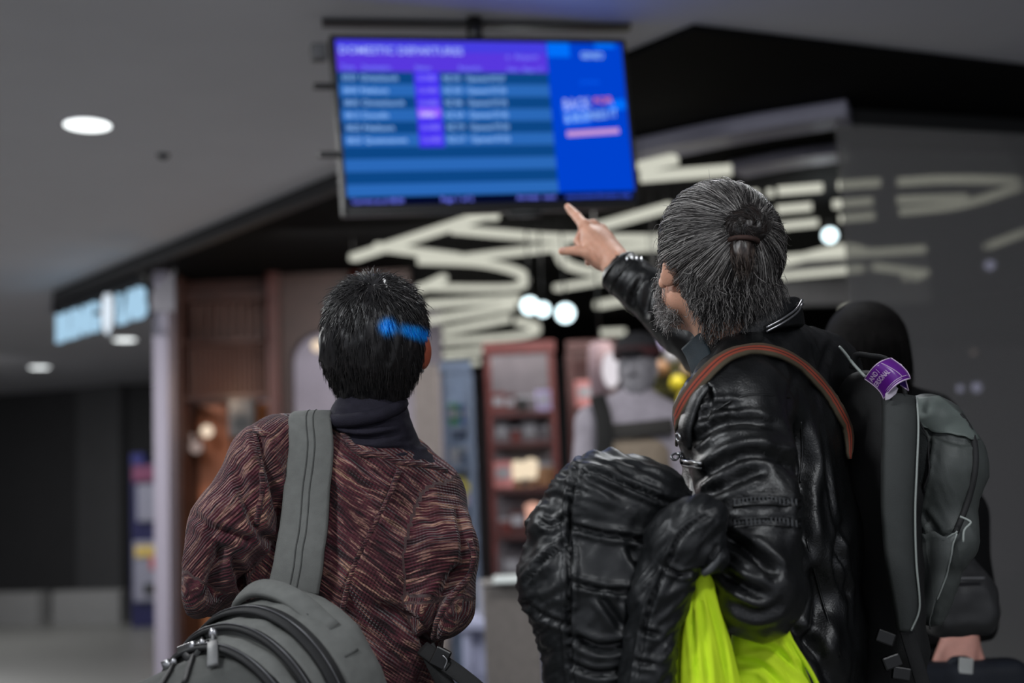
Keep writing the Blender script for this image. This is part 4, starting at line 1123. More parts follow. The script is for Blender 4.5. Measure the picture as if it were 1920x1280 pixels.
for poly, wpx, dep, lip in [
    ([(478, 800), (492, 850), (515, 905), (530, 985)], 9, .022, .006), ([(540, 800), (545, 900), (538, 1000)], 10, .006, .0),
    ([(442, 870), (470, 960), (500, 1010), (560, 1030)], 9, .012, .005), ([(392, 990), (430, 1000), (480, 1015)], 8, .012, .006),
    ([(418, 1020), (405, 1075), (408, 1130)], 13, .030, .004), ([(438, 1040), (452, 1090), (462, 1130)], 8, .016, .006), ([(360, 960), (395, 1000), (420, 1060)], 8, .008, .003),
    ([(630, 840), (700, 880), (740, 905)], 9, .006, .003), ([(640, 880), (700, 925), (752, 960)], 8, .006, .002),
    ([(868, 1060), (840, 1100), (812, 1150), (800, 1230)], 11, .026, .006), ([(880, 985), (889, 1030), (882, 1070)], 8, -.008, 0), ([(858, 950), (870, 1010), (868, 1050)], 7, .009, .004),
    ([(700, 1130), (760, 1160), (800, 1200)], 12, .014, .005), ([(640, 1100), (700, 1190), (760, 1240)], 12, .012, .004), ([(612, 900), (625, 1000), (630, 1100)], 14, .012, .0),
    ([(745, 880), (722, 940), (690, 1010), (664, 1060), (640, 1130)], 3.5, .005, .004), ([(790, 900), (800, 960), (830, 1010)], 10, .006, .003), ([(830, 1130), (850, 1160), (835, 1190)], 8, -.008, 0)]:
    V = carve(V, N_, fc, poly, wpx, dep, lip)
fl = bone_flow(V, sweater, grp)
# sag the yarn rows a little towards the strap
card = mesh_obj('cardigan', V, Q, m_knit, wp, attrs={'flow': fl})
S_card = Surf(V, Q)
# seam rib down the back, neckline rib and shoulder edge rib
def rib(poly, r, off, n, name, m, S, parent, seg=8, flat=.6):
    pts, nn = S.lay(catmull([(a, b, 0) for a, b in poly], n)[:, :2], off)
    Vt, Ft = tube([A(p) for p in pts], r, n=None, seg=seg)
    Vt = Vt + np.repeat(np.array([[.0, .0, .0]]), len(Vt), 0)
    o = mesh_obj(name, Vt, Ft, m, parent, attrs={'flow': np.stack([Vt[:, 0] * 3, Vt[:, 2] * 1.2, Vt[:, 1]], 1)})
    return o
rib([(748, 882), (736, 915), (722, 945), (700, 985), (684, 1020), (668, 1050), (652, 1100), (640, 1150)], .0052, .0, 40, 'back_seam', m_knit, S_card, card)
rib([(618, 788), (640, 806), (660, 835), (680, 850), (715, 853), (745, 866), (775, 868), (812, 876), (838, 884)], .0065, -.001, 40, 'neck_rib', m_knit, S_card, card)
rib([(474, 793), (484, 840), (492, 880), (490, 930), (480, 985)], .006, -.003, 26, 'sleeve_rib', m_knit, S_card, card)
rib([(880, 1010), (888, 1045), (876, 1085), (850, 1115), (822, 1160), (812, 1200)], .006, .0, 26, 'sleeve_rib', m_knit, S_card, card)
# body: head, neck, trunk and arms under the clothes, hands
core = [q.shrink(.042) for q in sweater]
Vb, Qb = sculpt(core + neck, (-.7, 2.05, .6), (.05, 2.75, 1.55), .010)
Vh, Qh = sculpt(hpr + neck, hq(0, 0, 0) - [.14, .16, .2], hq(0, 0, 0) + [.14, .16, .16], .0035)
def hand_simple(wr, d, nrm, sc=1.0, thumb=1, curl=.9):
    """relaxed hand: palm, four bent fingers and a thumb from the side of the palm"""
    s, v, w = frame(d, np.cross(A(nrm), A(d))); wr = A(wr)
    def q(x, y, z): return wr + sc * (s * x + v * y + w * z)
    pr = [Prim('cone', q(0, 0, -.05), q(0, 0, .0), .026 * sc, .024 * sc, k=.01)]
    for k, (x, L) in enumerate(((-.030, .062), (-.010, .074), (.011, .078), (.031, .070))):
        pr.append(Prim('cone', q(x * .6, 0, .01), q(x, 0, .085), .015 * sc, .012 * sc, k=.012))
        p0 = np.array([x, 0, .088]); a = 0
        for j, fr_ in enumerate((.45, .32, .23)):
            a += curl * (.35 + .25 * j); p1 = p0 + np.array([0, math.sin(a), math.cos(a)]) * L * fr_
            pr.append(Prim('cone', q(*p0), q(*p1), (.0095 - .001 * j) * sc, (.0088 - .001 * j) * sc, k=.004)); p0 = p1
    pr += [Prim('cone', q(.022 * thumb, .006, .02), q(.045 * thumb, .014, .055), .014 * sc, .011 * sc, k=.012), Prim('cone', q(.045 * thumb, .014, .055), q(.050 * thumb, .024, .09), .0105 * sc, .0085 * sc, k=.004)]
    return sculpt(pr, q(0, 0, .03) - .15 * sc, q(0, 0, .03) + .15 * sc, .0035)
hl = hand_simple(TX['WL'], Vector((.35, .9, 0.05)), (0, 0, 1)); hr_ = hand_simple(TX['WR'], Vector((-.35, .9, 0.05)), (0, 0, 1), thumb=-1)
Vj, Fj = joined((Vb, Qb), (Vh, Qh), hl, hr_)
body_w = mesh_obj('body', Vj, np.array(Fj, dtype=np.int32), m_skin_w, wp)
# eyes and lips
for sx in (-1, 1):
    bm_obj('eye', ball(Vector(hq(.031 * sx, .0755, .008)), .0125), mat('eye_white', lin(225, 220, 215), 0.2, var=0), wp, True)
# turtleneck: rolled collar and yoke
def ring_tube(c, rx, ry, ax, up, r, n=48, wob=0.0, seg=10, flat=1.0):
    s, v, w = frame(up, ax); c = A(c)
    pts = [c + s * rx * math.cos(t) + v * ry * math.sin(t) + w * wob * math.sin(2 * t + 1) for t in np.linspace(0, 2 * math.pi, n)]
    return tube(pts, r, seg=seg)
col = [Prim('ecap', P(692, 786, 2.325), P(712, 862, 2.345), (.071, .066), (.078, .07), across, k=.02), Prim('cone', P(700, 862, 2.35), P(800, 905, 2.36), .058, .046, k=.03), Prim('ell', P(720, 885, 2.35), (.09, .07, .03), None, k=.03)]
Vc, Qc = sculpt(col, A(P(712, 840, 2.34)) - .18, A(P(712, 840, 2.34)) + .18, .004)
Nc = normals(Vc, Qc); fcc = facing(Vc, Nc)
Vc = Vc + Nc * (ridged(Vc * [10, 10, 34] + 2, 2) * .004)[:, None]
for poly in ([(622, 808), (680, 822), (752, 812)], [(640, 835), (700, 846), (760, 842)], [(620, 782), (660, 800), (748, 790)]): Vc = carve(Vc, Nc, fcc, poly, 5, .006, .004)
tn = mesh_obj('turtleneck', Vc, Qc, m_turtle, wp)
mesh_obj('rolled_edge', *ring_tube(P(687, 774, 2.32), .066, .064, across, A(P(680, 760, 2.32)) - A(P(692, 810, 2.33)), .013, wob=.003), m_turtle, tn)
Vc, Qc = sculpt([Prim('cone', P(790, 873, 2.37), P(812, 884, 2.38), .022, .016, k=.01)], A(P(800, 878, 2.37)) - .07, A(P(800, 878, 2.37)) + .07, .005)
mesh_obj('grey_collar', Vc, Qc, mat('grey_jersey', lin(104, 104, 112), 0.8), wp)
# hair: scalp shell and cropped strands
shell = [Prim('ell', hq(0, -.018, .034), (.092, .106, .102), hfr, k=.02), Prim('ecap', hq(0, -.050, -.01), hq(0, -.058, -.125), (.078, .052), (.050, .036), hfr[0], k=.04),
         Prim('ell', hq(0, .13, -.03), (.1, .12, .085), hfr, k=.02, op='s'), Prim('ell', hq(.104, .002, -.018), (.030, .044, .050), hfr, k=.01, op='s'), Prim('ell', hq(-.104, .008, -.018), (.030, .040, .050), hfr, k=.01, op='s')]
Vs, Qs = sculpt(shell, hq(0, 0, 0) - .2, hq(0, 0, 0) + .2, .004)
Ns = normals(Vs, Qs); pxs = to_px(Vs)
def blue_tint_mask(V):  # two blue-tinted patches on the back of the hair
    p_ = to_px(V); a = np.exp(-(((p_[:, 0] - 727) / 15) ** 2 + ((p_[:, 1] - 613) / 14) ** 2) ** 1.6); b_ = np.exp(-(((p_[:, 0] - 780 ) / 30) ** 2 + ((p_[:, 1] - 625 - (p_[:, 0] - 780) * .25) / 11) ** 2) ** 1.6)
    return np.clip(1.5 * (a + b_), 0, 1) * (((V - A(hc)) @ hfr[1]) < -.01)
Vs2 = Vs + Ns * (ridged(np.stack([pxs[:, 0] * .05, pxs[:, 1] * .014, Vs[:, 1] * 10], 1), 2) * .007)[:, None]
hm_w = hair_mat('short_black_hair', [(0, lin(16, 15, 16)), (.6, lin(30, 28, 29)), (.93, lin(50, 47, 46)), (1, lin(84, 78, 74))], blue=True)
hair = mesh_obj('hair', Vs2, Qs, hm_w, wp, attrs={'rnd': np.clip(.35 + .5 * noise(Vs * 60), 0, .7), 'blue_tint': blue_tint_mask(Vs)})
crown = A(hq(.0, -.045, .125))
cen = A(hq(0, -.01, .02))
idx = rng.integers(0, len(Vs), 14000); earz = (np.abs((Vs[idx] - A(hc)) @ hfr[0]) > .07) & (np.abs((Vs[idx] - A(hc)) @ hfr[2] + .01) < .055); idx = idx[~(earz & (rng.random(len(idx)) < .25))]; root = Vs[idx] - Ns[idx] * .003; nr = Ns[idx]
away = root - crown; away /= np.linalg.norm(away, axis=1)[:, None] + 1e-9
down = np.tile(-hfr[2], (len(root), 1)); top = np.clip(((root - cen) @ hfr[2]) / .09, 0, 1)[:, None]
d0 = away * .8 + down * (1 - top) * .9 + nr * (.15 + .45 * top) + rng.normal(size=root.shape) * .16
ln = (.022 + .016 * rng.random(len(root))) * (1 - .35 * np.clip(-((root - cen) @ hfr[2]) / .1, 0, 1))
def st(p, d, t): return d + down * .12 - nr * .16 + rng.normal(size=p.shape) * .05
Vt, Qt, rn, tt = strands(root, d0, ln, 4, st, .0009, .0003)
mesh_obj('hair_strands', Vt, Qt, hm_w, hair, attrs={'rnd': np.clip(rn * .8 + tt * .2, 0, 1), 'blue_tint': blue_tint_mask(Vt)})
hair['kind'] = 'part' if False else ''
del hair['kind']
tag(bpy.data.objects['hair_strands'], kind='stuff')
# earrings on the right ear
e0 = A(hq(.083, .002, -.036))
for dz, r in ((0, .005), (.012, .004)):
    Vr, Fr = ring_tube(e0 + hfr[2] * (dz - .004) + hfr[0] * .004, r, r, hfr[1], hfr[0], .0011, n=20, seg=6)
    mesh_obj('earring', Vr, Fr, m_chrome, wp, label='small silver hoop earring' if dz == 0 else None)
legs(wp, P(575, 1350, 2.37), P(695, 1350, 2.37), Vector((P(560, 1350, 2.37).x, 2.40, 0)), Vector((P(700, 1350, 2.37).x, 2.36, 0)), Vector((0.1, 1, 0)), m_denim, .9)

# ------------------------------------------------------------------ grey pack slung from the left shoulder
bu = A((-.30, -.10, .95)); bu /= np.linalg.norm(bu)
bn = A((-.66, -.72, -.10)); bn -= bu * (bn @ bu); bn /= np.linalg.norm(bn)
bw = np.cross(bn, bu)                      # points to the right and towards the camera
if bw[0] < 0: bw = -bw
B0 = A(P(512, 1108, 2.12))
def bq(w_, u__, n__): return B0 + bw * w_ + bu * u__ + bn * n__
bagt = empty('shoulder_pack', Vector(bq(0, -.44, .1)), 'grey canvas pack with curved black zips hanging behind the knitted cardigan', 'backpack')
layers = [(-.02, .085, .190, 0.0), (.080, .128, .186, -.010), (.124, .166, .182, -.024), (.162, .300, .174, -.040)]
pr = []
for (n0, n1, a, tp) in layers:
    pr += [Prim('ecap', bq(0, tp - a * .92, (n0 + n1) / 2), bq(0, -.36, (n0 + n1) / 2), (a, (n1 - n0) / 2 + .006), (a * 1.0, (n1 - n0) / 2 + .006), bw, 3.2, k=.006)]
fr_b = (bw, bn, bu)
def arch(a, tp, n__, off=0.0, m=40, span=.5 * math.pi, bot=-.34):
    pts = [(a + off, bot)]
    for t in np.linspace(0, math.pi, m):
        ct, st_ = math.cos(t), math.sin(t)
        pts.append(((a + off) * np.sign(ct) * abs(ct) ** .92, tp - a * .92 + (a * .92 + off) * abs(st_) ** .92))
    pts.append((-a - off, bot))
    return [bq(x, y, n__) for x, y in pts], pts
def archbody(n0, n1, a, tp, rnd, seg_n=10):
    """an arched compartment: lofted arch outlines with rounded edges"""
    V = []; K = None
    prof = [(n0, -rnd * 1.6), (n0 + .15 * rnd, -rnd * .8), (n0 + rnd * .6, -rnd * .2), (n0 + rnd * 1.4, 0), (n1 - rnd * 1.4, 0), (n1 - rnd * .6, -rnd * .2), (n1 - .15 * rnd, -rnd * .8), (n1, -rnd * 1.6)]
    for (nn_, of) in prof:
        P3, _ = arch(a, tp, nn_, of, m=60); V.append(P3); K = len(P3)
    M_ = len(V); V = np.array(V).reshape(-1, 3)
    Fs = [(i * K + k, i * K + k + 1, (i + 1) * K + k + 1, (i + 1) * K + k) for i in range(M_ - 1) for k in range(K - 1)]
    Fs += [(i * K + K - 1, i * K, (i + 1) * K, (i + 1) * K + K - 1) for i in range(M_ - 1)]
    for i, rev in ((0, 1), (M_ - 1, 0)):       # rounded end caps
        ring = V[i * K:(i + 1) * K]; ctr_ = ring.mean(0); prev = i * K
        for sc_, bo_ in ((.9, .003), (.6, .008), (.3, .010)):
            st0 = len(V); V = np.vstack([V, ctr_ + (ring - ctr_) * sc_ + bn * bo_ * (1 if not rev else -1)])
            Fs += [(prev + k, prev + (k + 1) % K, st0 + (k + 1) % K, st0 + k) for k in range(K)]; prev = st0
        Fs.append(tuple(range(prev, prev + K)))
    return V, Fs
names = ['main_body', 'middle_compartment', 'front_compartment', 'front_pocket']
mts = [m_canvas, m_canvas, m_canvas, m_canvas_d]
objs = []
for nm, mm, (n0, n1, a, tp) in zip(names, mts, layers):
    Vx, Fx = archbody(n0, n1, a, tp, .012 if nm != 'main_body' else .02)
    Nw = noise(Vx * 22)[:, None] * .006 + noise(Vx * 55 + 4)[:, None] * .002
    Vx = Vx + Nw * (bw * .6 + bu * .6 + bn * .2)
    o_n = mesh_obj(nm, Vx, Fx, mm, bagt); b_n = bmesh.new(); b_n.from_mesh(o_n.data); bmesh.ops.recalc_face_normals(b_n, faces=b_n.faces); b_n.to_mesh(o_n.data); b_n.free(); objs.append(o_n)
for k, (wd, nn_, of, j) in enumerate([(.028, .083, .003, 0), (.015, .127, .003, 1), (.018, .166, .002, 2)]):
    n0, n1, a, tp = layers[j + 1] if j < 2 else layers[3]
    a_use = layers[j][2] if False else (layers[j][2] + layers[j + 1][2]) / 2; tp_use = (layers[j][3] + layers[j + 1][3]) / 2
    P3, fl_ = arch(a_use, tp_use, nn_, of, m=60)
    P3 = np.array(P3); out = P3 - (B0 + bu * (tp_use - a_use * 1.2) + bn * nn_); out = out - np.outer(out @ bn, bn)
    Vx, Fx = sweep(P3, wd, .006, normals=out); zb = mesh_obj('zip_band', Vx, Fx, m_zip, bagt)
    Vx, Fx = tube(P3 + out / np.linalg.norm(out, axis=1)[:, None] * .005, .0018, seg=6); mesh_obj('zip_teeth', Vx, Fx, mat('grey_zip_metal', lin(90, 90, 92), .4, .6), zb)
# segment seams on the compartments
for (nn_, j) in ((.052, 0),):
    n0, n1, a, tp = layers[j]
    for t in np.linspace(.12, .62, 4):
        i = int(t * 60); P3, _ = arch(a, tp, 0, .0008, m=60)
        p = np.array(P3[i]) - bn * 0; o0 = p + bn * (n0 + .04); o1 = p + bn * (n1 - .036)
        out = p - (B0 + bu * (tp - a)); Vx, Fx = sweep([o0, (o0 + o1) / 2, o1], .004, .0015, normals=[out]); mesh_obj('stitch_seam', Vx, Fx, m_canvas_d, objs[j])
Vall, Fall = joined(*[(np.array([list(v.co) for v in o.data.vertices]), [tuple(p.vertices) for p in o.data.polygons]) for o in objs]); S_bag = Surf(Vall, Fall)
def on_bag(x, y, off): p, n = S_bag.at(x, y, off, D=1.98); return p
# front pocket zip and pulls
def pull(p0, p1, m1, m2, r=.007):
    p0, p1 = A(p0), A(p1)
    t = bmesh.new(); o = tube([p0, p0 + (p1 - p0) * .35], .0026, seg=8)
    g = mesh_obj('zip_pull', *joined(o, sweep([p0 + (p1 - p0) * .3, (p0 + p1) / 2, p1], .016, .006, normals=[A((0.1, -1, .1))])), m1, bagt)
    ball_o = bm_obj('zip_slider', ball(Vector(p0), r, sc=(1, .7, 1.2)), m2, bagt, True)
m_pull = mat('grey_rubber_pull', lin(118, 118, 118), .6); m_met = mat('worn_metal', lin(170, 170, 172), .3, .9)
fz = [(340, 1262), (352, 1215), (378, 1182), (402, 1184), (432, 1222), (470, 1268), (500, 1310)]
z3 = [A(P(x, y, 1.965 + (x - 340) * .0002)) for x, y in fz]
pull(on_bag(403, 1196, .008), on_bag(400, 1256, .008), m_pull, m_met); pull(on_bag(354, 1196, .006), on_bag(343, 1222, .006), m_met, m_met, .005); pull(on_bag(322, 1232, .006), on_bag(308, 1256, .006), m_met, m_met, .005)
for poly in ([(300, 1290), (335, 1232), (372, 1180)], [(345, 1282), (362, 1232), (384, 1192)]):
    pts_ = [on_bag(x, y, .002) for x, y in catmull([(a, b, 0) for a, b in poly], 24)[:, :2]]
    Vx, Fx = sweep([A(p) for p in pts_], .010, .004, normals=[A((-.3, -1, .3))]); mesh_obj('pocket_zip', Vx, Fx, m_zip, bagt)
# carry handle
hdl = [bq(-.06, -.012, .035), bq(-.03, .010, .04), bq(.03, .016, .04), bq(.10, -.012, .04), bq(.155, -.075, .035)]
Vx, Fx = sweep(hdl, .034, .011, normals=[bu * .9 - A((0, 1, 0)) * .5], n=28); mesh_obj('carry_handle', Vx, Fx, m_canvas, bagt)
# wide shoulder strap, laid over the cardigan
cl = [(579, 792), (580, 810), (582, 860), (578, 930), (571, 1000), (562, 1060), (553, 1105)]
pts, nn = S_card.lay(catmull([(a, b, 0) for a, b in cl], 26)[:, :2], .010)
pts = [A(p) for p in pts]; nn = [A(n) for n in nn]
tp0 = pts[0]; front = [tp0 + [0.0, .17, -.12], tp0 + [0, .14, -.03], tp0 + [0, .085, .010], tp0 + [0, .035, .016]]
fnm = [A((0, .8, .6)), A((0, .5, .9)), A((0, .1, 1)), A((0, -.35, 1))]
# smooth depth
arr = np.array(front + pts); arr[4:, 1] = np.convolve(np.pad(arr[4:, 1], 3, mode='edge'), np.ones(7) / 7, 'valid') - .004
na = np.array(fnm + [n * .3 + A((0, -1, .1 + 1.2 * max(0, .8 - i / 5))) * .7 for i, n in enumerate(nn)])
wds = np.interp(np.linspace(0, 1, 60), np.linspace(0, 1, 30), np.array([.07] * 4 + list(np.linspace(.074, .088, 26))))
arr = catmull(list(arr), 60); na = catmull(list(na), 60)
arr = np.stack([np.convolve(np.pad(arr[:, c_], 2, mode='edge'), np.ones(5) / 5, 'valid') for c_ in range(3)], 1)
Vx, Fx = sweep(arr, wds, .012, normals=na); so = mesh_obj('shoulder_strap', Vx, Fx, m_canvas, bagt)
for off in (-.006, .006):
    Tn = np.gradient(arr, axis=0); Sd = np.cross(Tn, na); Sd /= np.linalg.norm(Sd, axis=1)[:, None]
    nu = na / np.linalg.norm(na, axis=1)[:, None]
    Vx, Fx = tube(arr + Sd * off + nu * .0075, .0013, seg=6); mesh_obj('strap_stitching', Vx, Fx, m_canvas_d, so)
# side strap with buckle at her right hip
s1 = [P(792, 1214, 2.26), P(822, 1236, 2.22), P(860, 1262, 2.18), P(905, 1300, 2.14), P(930, 1340, 2.1)]
hb = empty('waist_strap', s1[0], 'black webbing strap with metal buckle hanging below the right sleeve', 'strap')
Vx, Fx = sweep([A(p) for p in s1], .026, .004, normals=[A((-.3, -1, .6))], n=24); mesh_obj('webbing', Vx, Fx, m_zip, hb)
Vx, Fx = sweep([A(P(800, 1212, 2.27)), A(P(818, 1250, 2.26)), A(P(850, 1310, 2.25))], .03, .004, normals=[A((-.3, -1, .2))], n=14); mesh_obj('webbing', Vx, Fx, m_zip, hb)
q = P(826, 1233, 2.205)
bm_obj('buckle', box(q, (.028, .014, .034), rot=Matrix.Rotation(.5, 3, 'Y'), bev=.003), m_blk, hb)
mesh_obj('buckle_ring', *tube([P(830, 1228, 2.19), P(838, 1238, 2.19), P(832, 1254, 2.19)], .0018, n=10, seg=6), m_met, hb)
# ------------------------------------------------------------------ pointing man in the leather jacket
mp = empty('person', Vector((P(1450, 1200, 2.27).x, 2.27, 0)), 'grey haired man with a bun and black leather jacket, pointing up at the screen', 'person')
sd = A((.54, .84, 0)); fd = A((-.84, .54, 0))
LS, LM, LE, LW = P(1374, 782, 2.075), P(1408, 955, 1.985), P(1414, 1108, 1.945), P(1200, 1092, 2.085)
RS, RE, RW_ = P(1535, 700, 2.45), P(1345, 668, 2.67), P(1172, 516, 2.745)
jacket = [
    Prim('ecap', P(1440, 800, 2.255), P(1436, 1000, 2.255), (.180, .120), (.190, .138), sd, k=.05, tag=0),
    Prim('ecap', P(1436, 1000, 2.255), P(1446, 1200, 2.265), (.190, .138), (.190, .142), sd, k=.05, tag=0),
    Prim('ecap', P(1446, 1200, 2.265), P(1456, 1420, 2.28), (.190, .142), (.20, .15), sd, k=.05, tag=0),
    Prim('cone', P(1405, 672, 2.24), LS, .072, .084, k=.05, tag=0), Prim('cone', P(1430, 655, 2.27), RS, .068, .074, k=.05, tag=0),
    Prim('cone', LS, LM, .087, .072, k=.03, tag=1), Prim('cone', LM, LE, .072, .066, k=.02, tag=1), Prim('cone', LE, LW, .068, .05, k=.012, tag=3),
    Prim('cone', RS, RE, .074, .060, k=.03, tag=2), Prim('cone', RE, RW_, .060, .047, k=.02, tag=4)]
V, Q = sculpt(jacket, (.10, 1.75, .62), (.82, 2.85, 1.78), .0065)
V = relax(V, Q, 1, .5); N_ = normals(V, Q); fc = facing(V, N_)
V = V + N_ * (fbm(V * 8.0 + 11, 2) * .007 + ridged(V * [17, 17, 11] + 1, 2) * .006)[:, None]
FOLD = [([(1306, 905), (1350, 868), (1410, 848), (1470, 862), (1500, 900)], 10, .016, .006), ([(1322, 930), (1370, 905), (1430, 880)], 9, .010, .006), ([(1300, 830), (1340, 800), (1400, 790), (1460, 800)], 9, .008, .005),
        ([(1310, 790), (1345, 765), (1390, 762)], 7, .006, .006), ([(1500, 800), (1512, 870), (1508, 960), (1520, 1040)], 11, .020, .006), ([(1490, 700), (1480, 760), (1500, 840)], 5, .005, .002),
        ([(1345, 1000), (1400, 1030), (1440, 1060), (1455, 1078)], 11, .020, .008), ([(1350, 1072), (1395, 1100), (1440, 1120)], 9, .012, .007), ([(1340, 1030), (1370, 1060), (1430, 1090)], 6, -.006, 0), ([(1370, 1130), (1420, 1150), (1470, 1130)], 9, .006, .004),
        ([(1372, 940), (1430, 934), (1502, 938)], 3.4, .006, .003), ([(1372, 952), (1430, 946), (1502, 950)], 3.0, .005, .003), ([(1370, 976), (1430, 972), (1500, 978)], 3.4, .006, .003), ([(1368, 988), (1430, 985), (1500, 990)], 3.0, .005, .003),
        ([(1540, 800), (1560, 950), (1585, 1080), (1590, 1180)], 4, .004, .003), ([(1530, 1060), (1545, 1130), (1520, 1240)], 16, .022, .006), ([(1480, 1170), (1540, 1230), (1560, 1290)], 12, .014, .004), ([(1580, 980), (1570, 1060), (1590, 1120)], 8, .01, .004),
        ([(1210, 512), (1190, 545), (1185, 575)], 5, .008, .005), ([(1228, 520), (1215, 560), (1212, 590)], 6, .008, .005), ([(1250, 540), (1240, 580), (1236, 610)], 7, .009, .005), ([(1178, 478), (1165, 510), (1150, 540)], 3, .004, .003),
        ([(1290, 700), (1330, 740), (1322, 790)], 6, .006, .004), ([(1560, 640), (1540, 700), (1560, 760)], 7, .006, .003)]
for poly, wpx, dep, lip in FOLD: V = carve(V, N_, fc, poly, wpx, dep, lip)
jk = mesh_obj('leather_jacket', V, Q, m_leather, mp); S_j = Surf(V, Q)
def lay_tube(poly, r, off, n, name, m, S, parent, seg=6, flat=1.0):
    pts, nn = S.lay(catmull([(a, b, 0) for a, b in poly], n)[:, :2], off)
    q_ = np.array([list(p) for p in pts]); q_ = np.stack([np.convolve(np.pad(q_[:, c_], 3, mode='reflect', reflect_type='odd'), np.ones(7) / 7, 'valid') for c_ in range(3)], 1)
    return mesh_obj(name, *tube(q_, r, seg=seg, flat=flat), m, parent)
for poly in ([(1502, 790), (1504, 850), (1500, 905)], [(1340, 770), (1400, 740), (1480, 745)], [(1512, 1010), (1540, 1120), (1575, 1230)]):
    lay_tube(poly, .0022, 0, 26, 'seam', m_leather, S_j, jk)
# quilted sleeve stitching
for y0 in (934, 946, 972, 985):
    lay_tube([(1374, y0 + 3), (1432, y0 - 2), (1500, y0 + 3)], .0035, -.0005, 30, 'sleeve_piping', m_leather, S_j, jk)
mb = bmesh.new()
for y0 in (940, 979):
    for k in range(16):
        x = 1378 + k * 7.6; p, n = S_j.at(x, y0 + 3 - 5 * math.sin((x - 1374) / 126 * math.pi), .001)
        box(p, (.0024, .002, .010), bm=mb)
tag(bm_obj('sleeve_stitches', mb, mat('leather_stitch', lin(58, 60, 62), .4), jk), kind='stuff')
# cuff, hem of the raised sleeve
cd = (A(RW_) - A(RE)); cd /= np.linalg.norm(cd)
for t, r in ((.020, .0465), (-.006, .0500)):
    Vr, Fr = ring_tube(A(RW_) + cd * t, r, r, (0, 0, 1), cd, .0035, n=40, seg=8); mesh_obj('cuff_ring', Vr, Fr, m_leather, jk)
mb = bmesh.new()
for k in range(4):
    ball(P(1176 + 9 * k, 486 - k * 2 + k * k * .6, 2.705), .0045, bm=mb, sc=(.6, .6, 1.5), seg=8)
tag(bm_obj('cuff_studs', mb, m_met, jk), kind='stuff')
# stand collar, folded collar with zip trim, inner shirt collar
def collar(name, c, rx, ry, tiltz, h0, th, m, parent, phase=(0, 2 * math.pi), flare=.15, n=64, wob=.004):
    pts = []; nn = []
    for t in np.linspace(phase[0], phase[1], n):
        dx, dy = math.cos(t), math.sin(t)
        p = A(c) + A((rx * dx, ry * dy, tiltz[0] * dx + tiltz[1] * dy)) + A((0, 0, wob * math.sin(3 * t)))
        pts.append(p); nn.append(A((dx, dy * rx / ry, flare)))
    Vx, Fx = sweep(np.array(pts), h0, th, normals=np.array(nn)); return mesh_obj(name, Vx, Fx, m, parent), pts
col_, cp = collar('stand_collar', P(1400, 632, 2.25), .094, .082, (.040, -.012), .052, .012, m_leather, jk)
m_shirt = mat('dark_teal_shirt', lin(14, 30, 38), .7, var=.15, scale=60, bump=.3, bscale=700)
shc, _ = collar('shirt_collar', P(1392, 622, 2.25), .084, .074, (.036, -.004), .046, .009, m_shirt, mp, wob=.003)
Vr, Fr = sweep([P(1296, 640, 2.20), P(1306, 658, 2.19), P(1318, 688, 2.175), P(1334, 716, 2.165)], .046, .008, normals=[A((-.6, -.8, 0))], n=16); mesh_obj('collar_point', Vr, Fr, m_shirt, mp)
# trims on the right side of the collar
tr_ = [P(1436, 622, 2.158), P(1466, 606, 2.163), P(1492, 588, 2.185), P(1504, 570, 2.22)]
for dz in (0, .007): mesh_obj('zip_trim', *tube([A(p) + [0, -.004, dz] for p in tr_], .0022, n=24, seg=6), m_met, col_)
# under-collar yoke of the jacket
# breast tab with snap, pocket zip with puller
def onj(x, y, off): p, n = S_j.at(x, y, off, D=2.08); return A(p), A(n)
tb, tn_ = zip(*[onj(x, y, .007) for x, y in catmull([(1322, 722, 0), (1302, 768, 0), (1292, 800, 0), (1291, 838, 0)], 16)[:, :2]])
tb = np.array(tb); tb[:, 1] = np.convolve(np.pad(tb[:, 1], 2, mode='edge'), np.ones(5) / 5, 'valid')
Vr, Fr = sweep(tb, [.03, .034, .034, .030], .006, normals=[tn_[8]]); mesh_obj('shoulder_tab', Vr, Fr, m_leather, jk)
q, n_t = onj(1284, 817, .0125)
Vr, Fr = ring_tube(q, .0060, .0060, (0, 0, 1), n_t, .0018, n=24, seg=8); mesh_obj('snap_button', Vr, Fr, m_met, jk)
zpts = [onj(x, y, .004)[0] for x, y in catmull([(1274, 852, 0), (1284, 861, 0), (1300, 866, 0), (1318, 868, 0)], 16)[:, :2]]
for o_ in (0, .008): mesh_obj('pocket_zip', *tube(np.array(zpts) + [0, -.002, -o_], .0026, seg=6), m_met if o_ == 0 else m_leather, jk)
zq = zpts[0] + A((-.016, -.004, -.006))
Vr, Fr = ring_tube(zq, .0065, .0048, (1, 0, .5), A((.3, -1, .3)), .0022, n=24, seg=8); mesh_obj('zip_puller', Vr, Fr, m_met, jk)
mesh_obj('zip_puller', *tube([zq + A((.004, 0, .004)), zpts[0]], .003, seg=8), m_met, jk)
# legs
legs(mp, P(1410, 1440, 2.18), P(1500, 1440, 2.36), Vector((P(1400, 1400, 2.15).x - .02, 2.16, 0)), Vector((P(1510, 1400, 2.38).x, 2.40, 0)), Vector((-.84, .54, 0)), m_denim, .8, r_hip=.1)
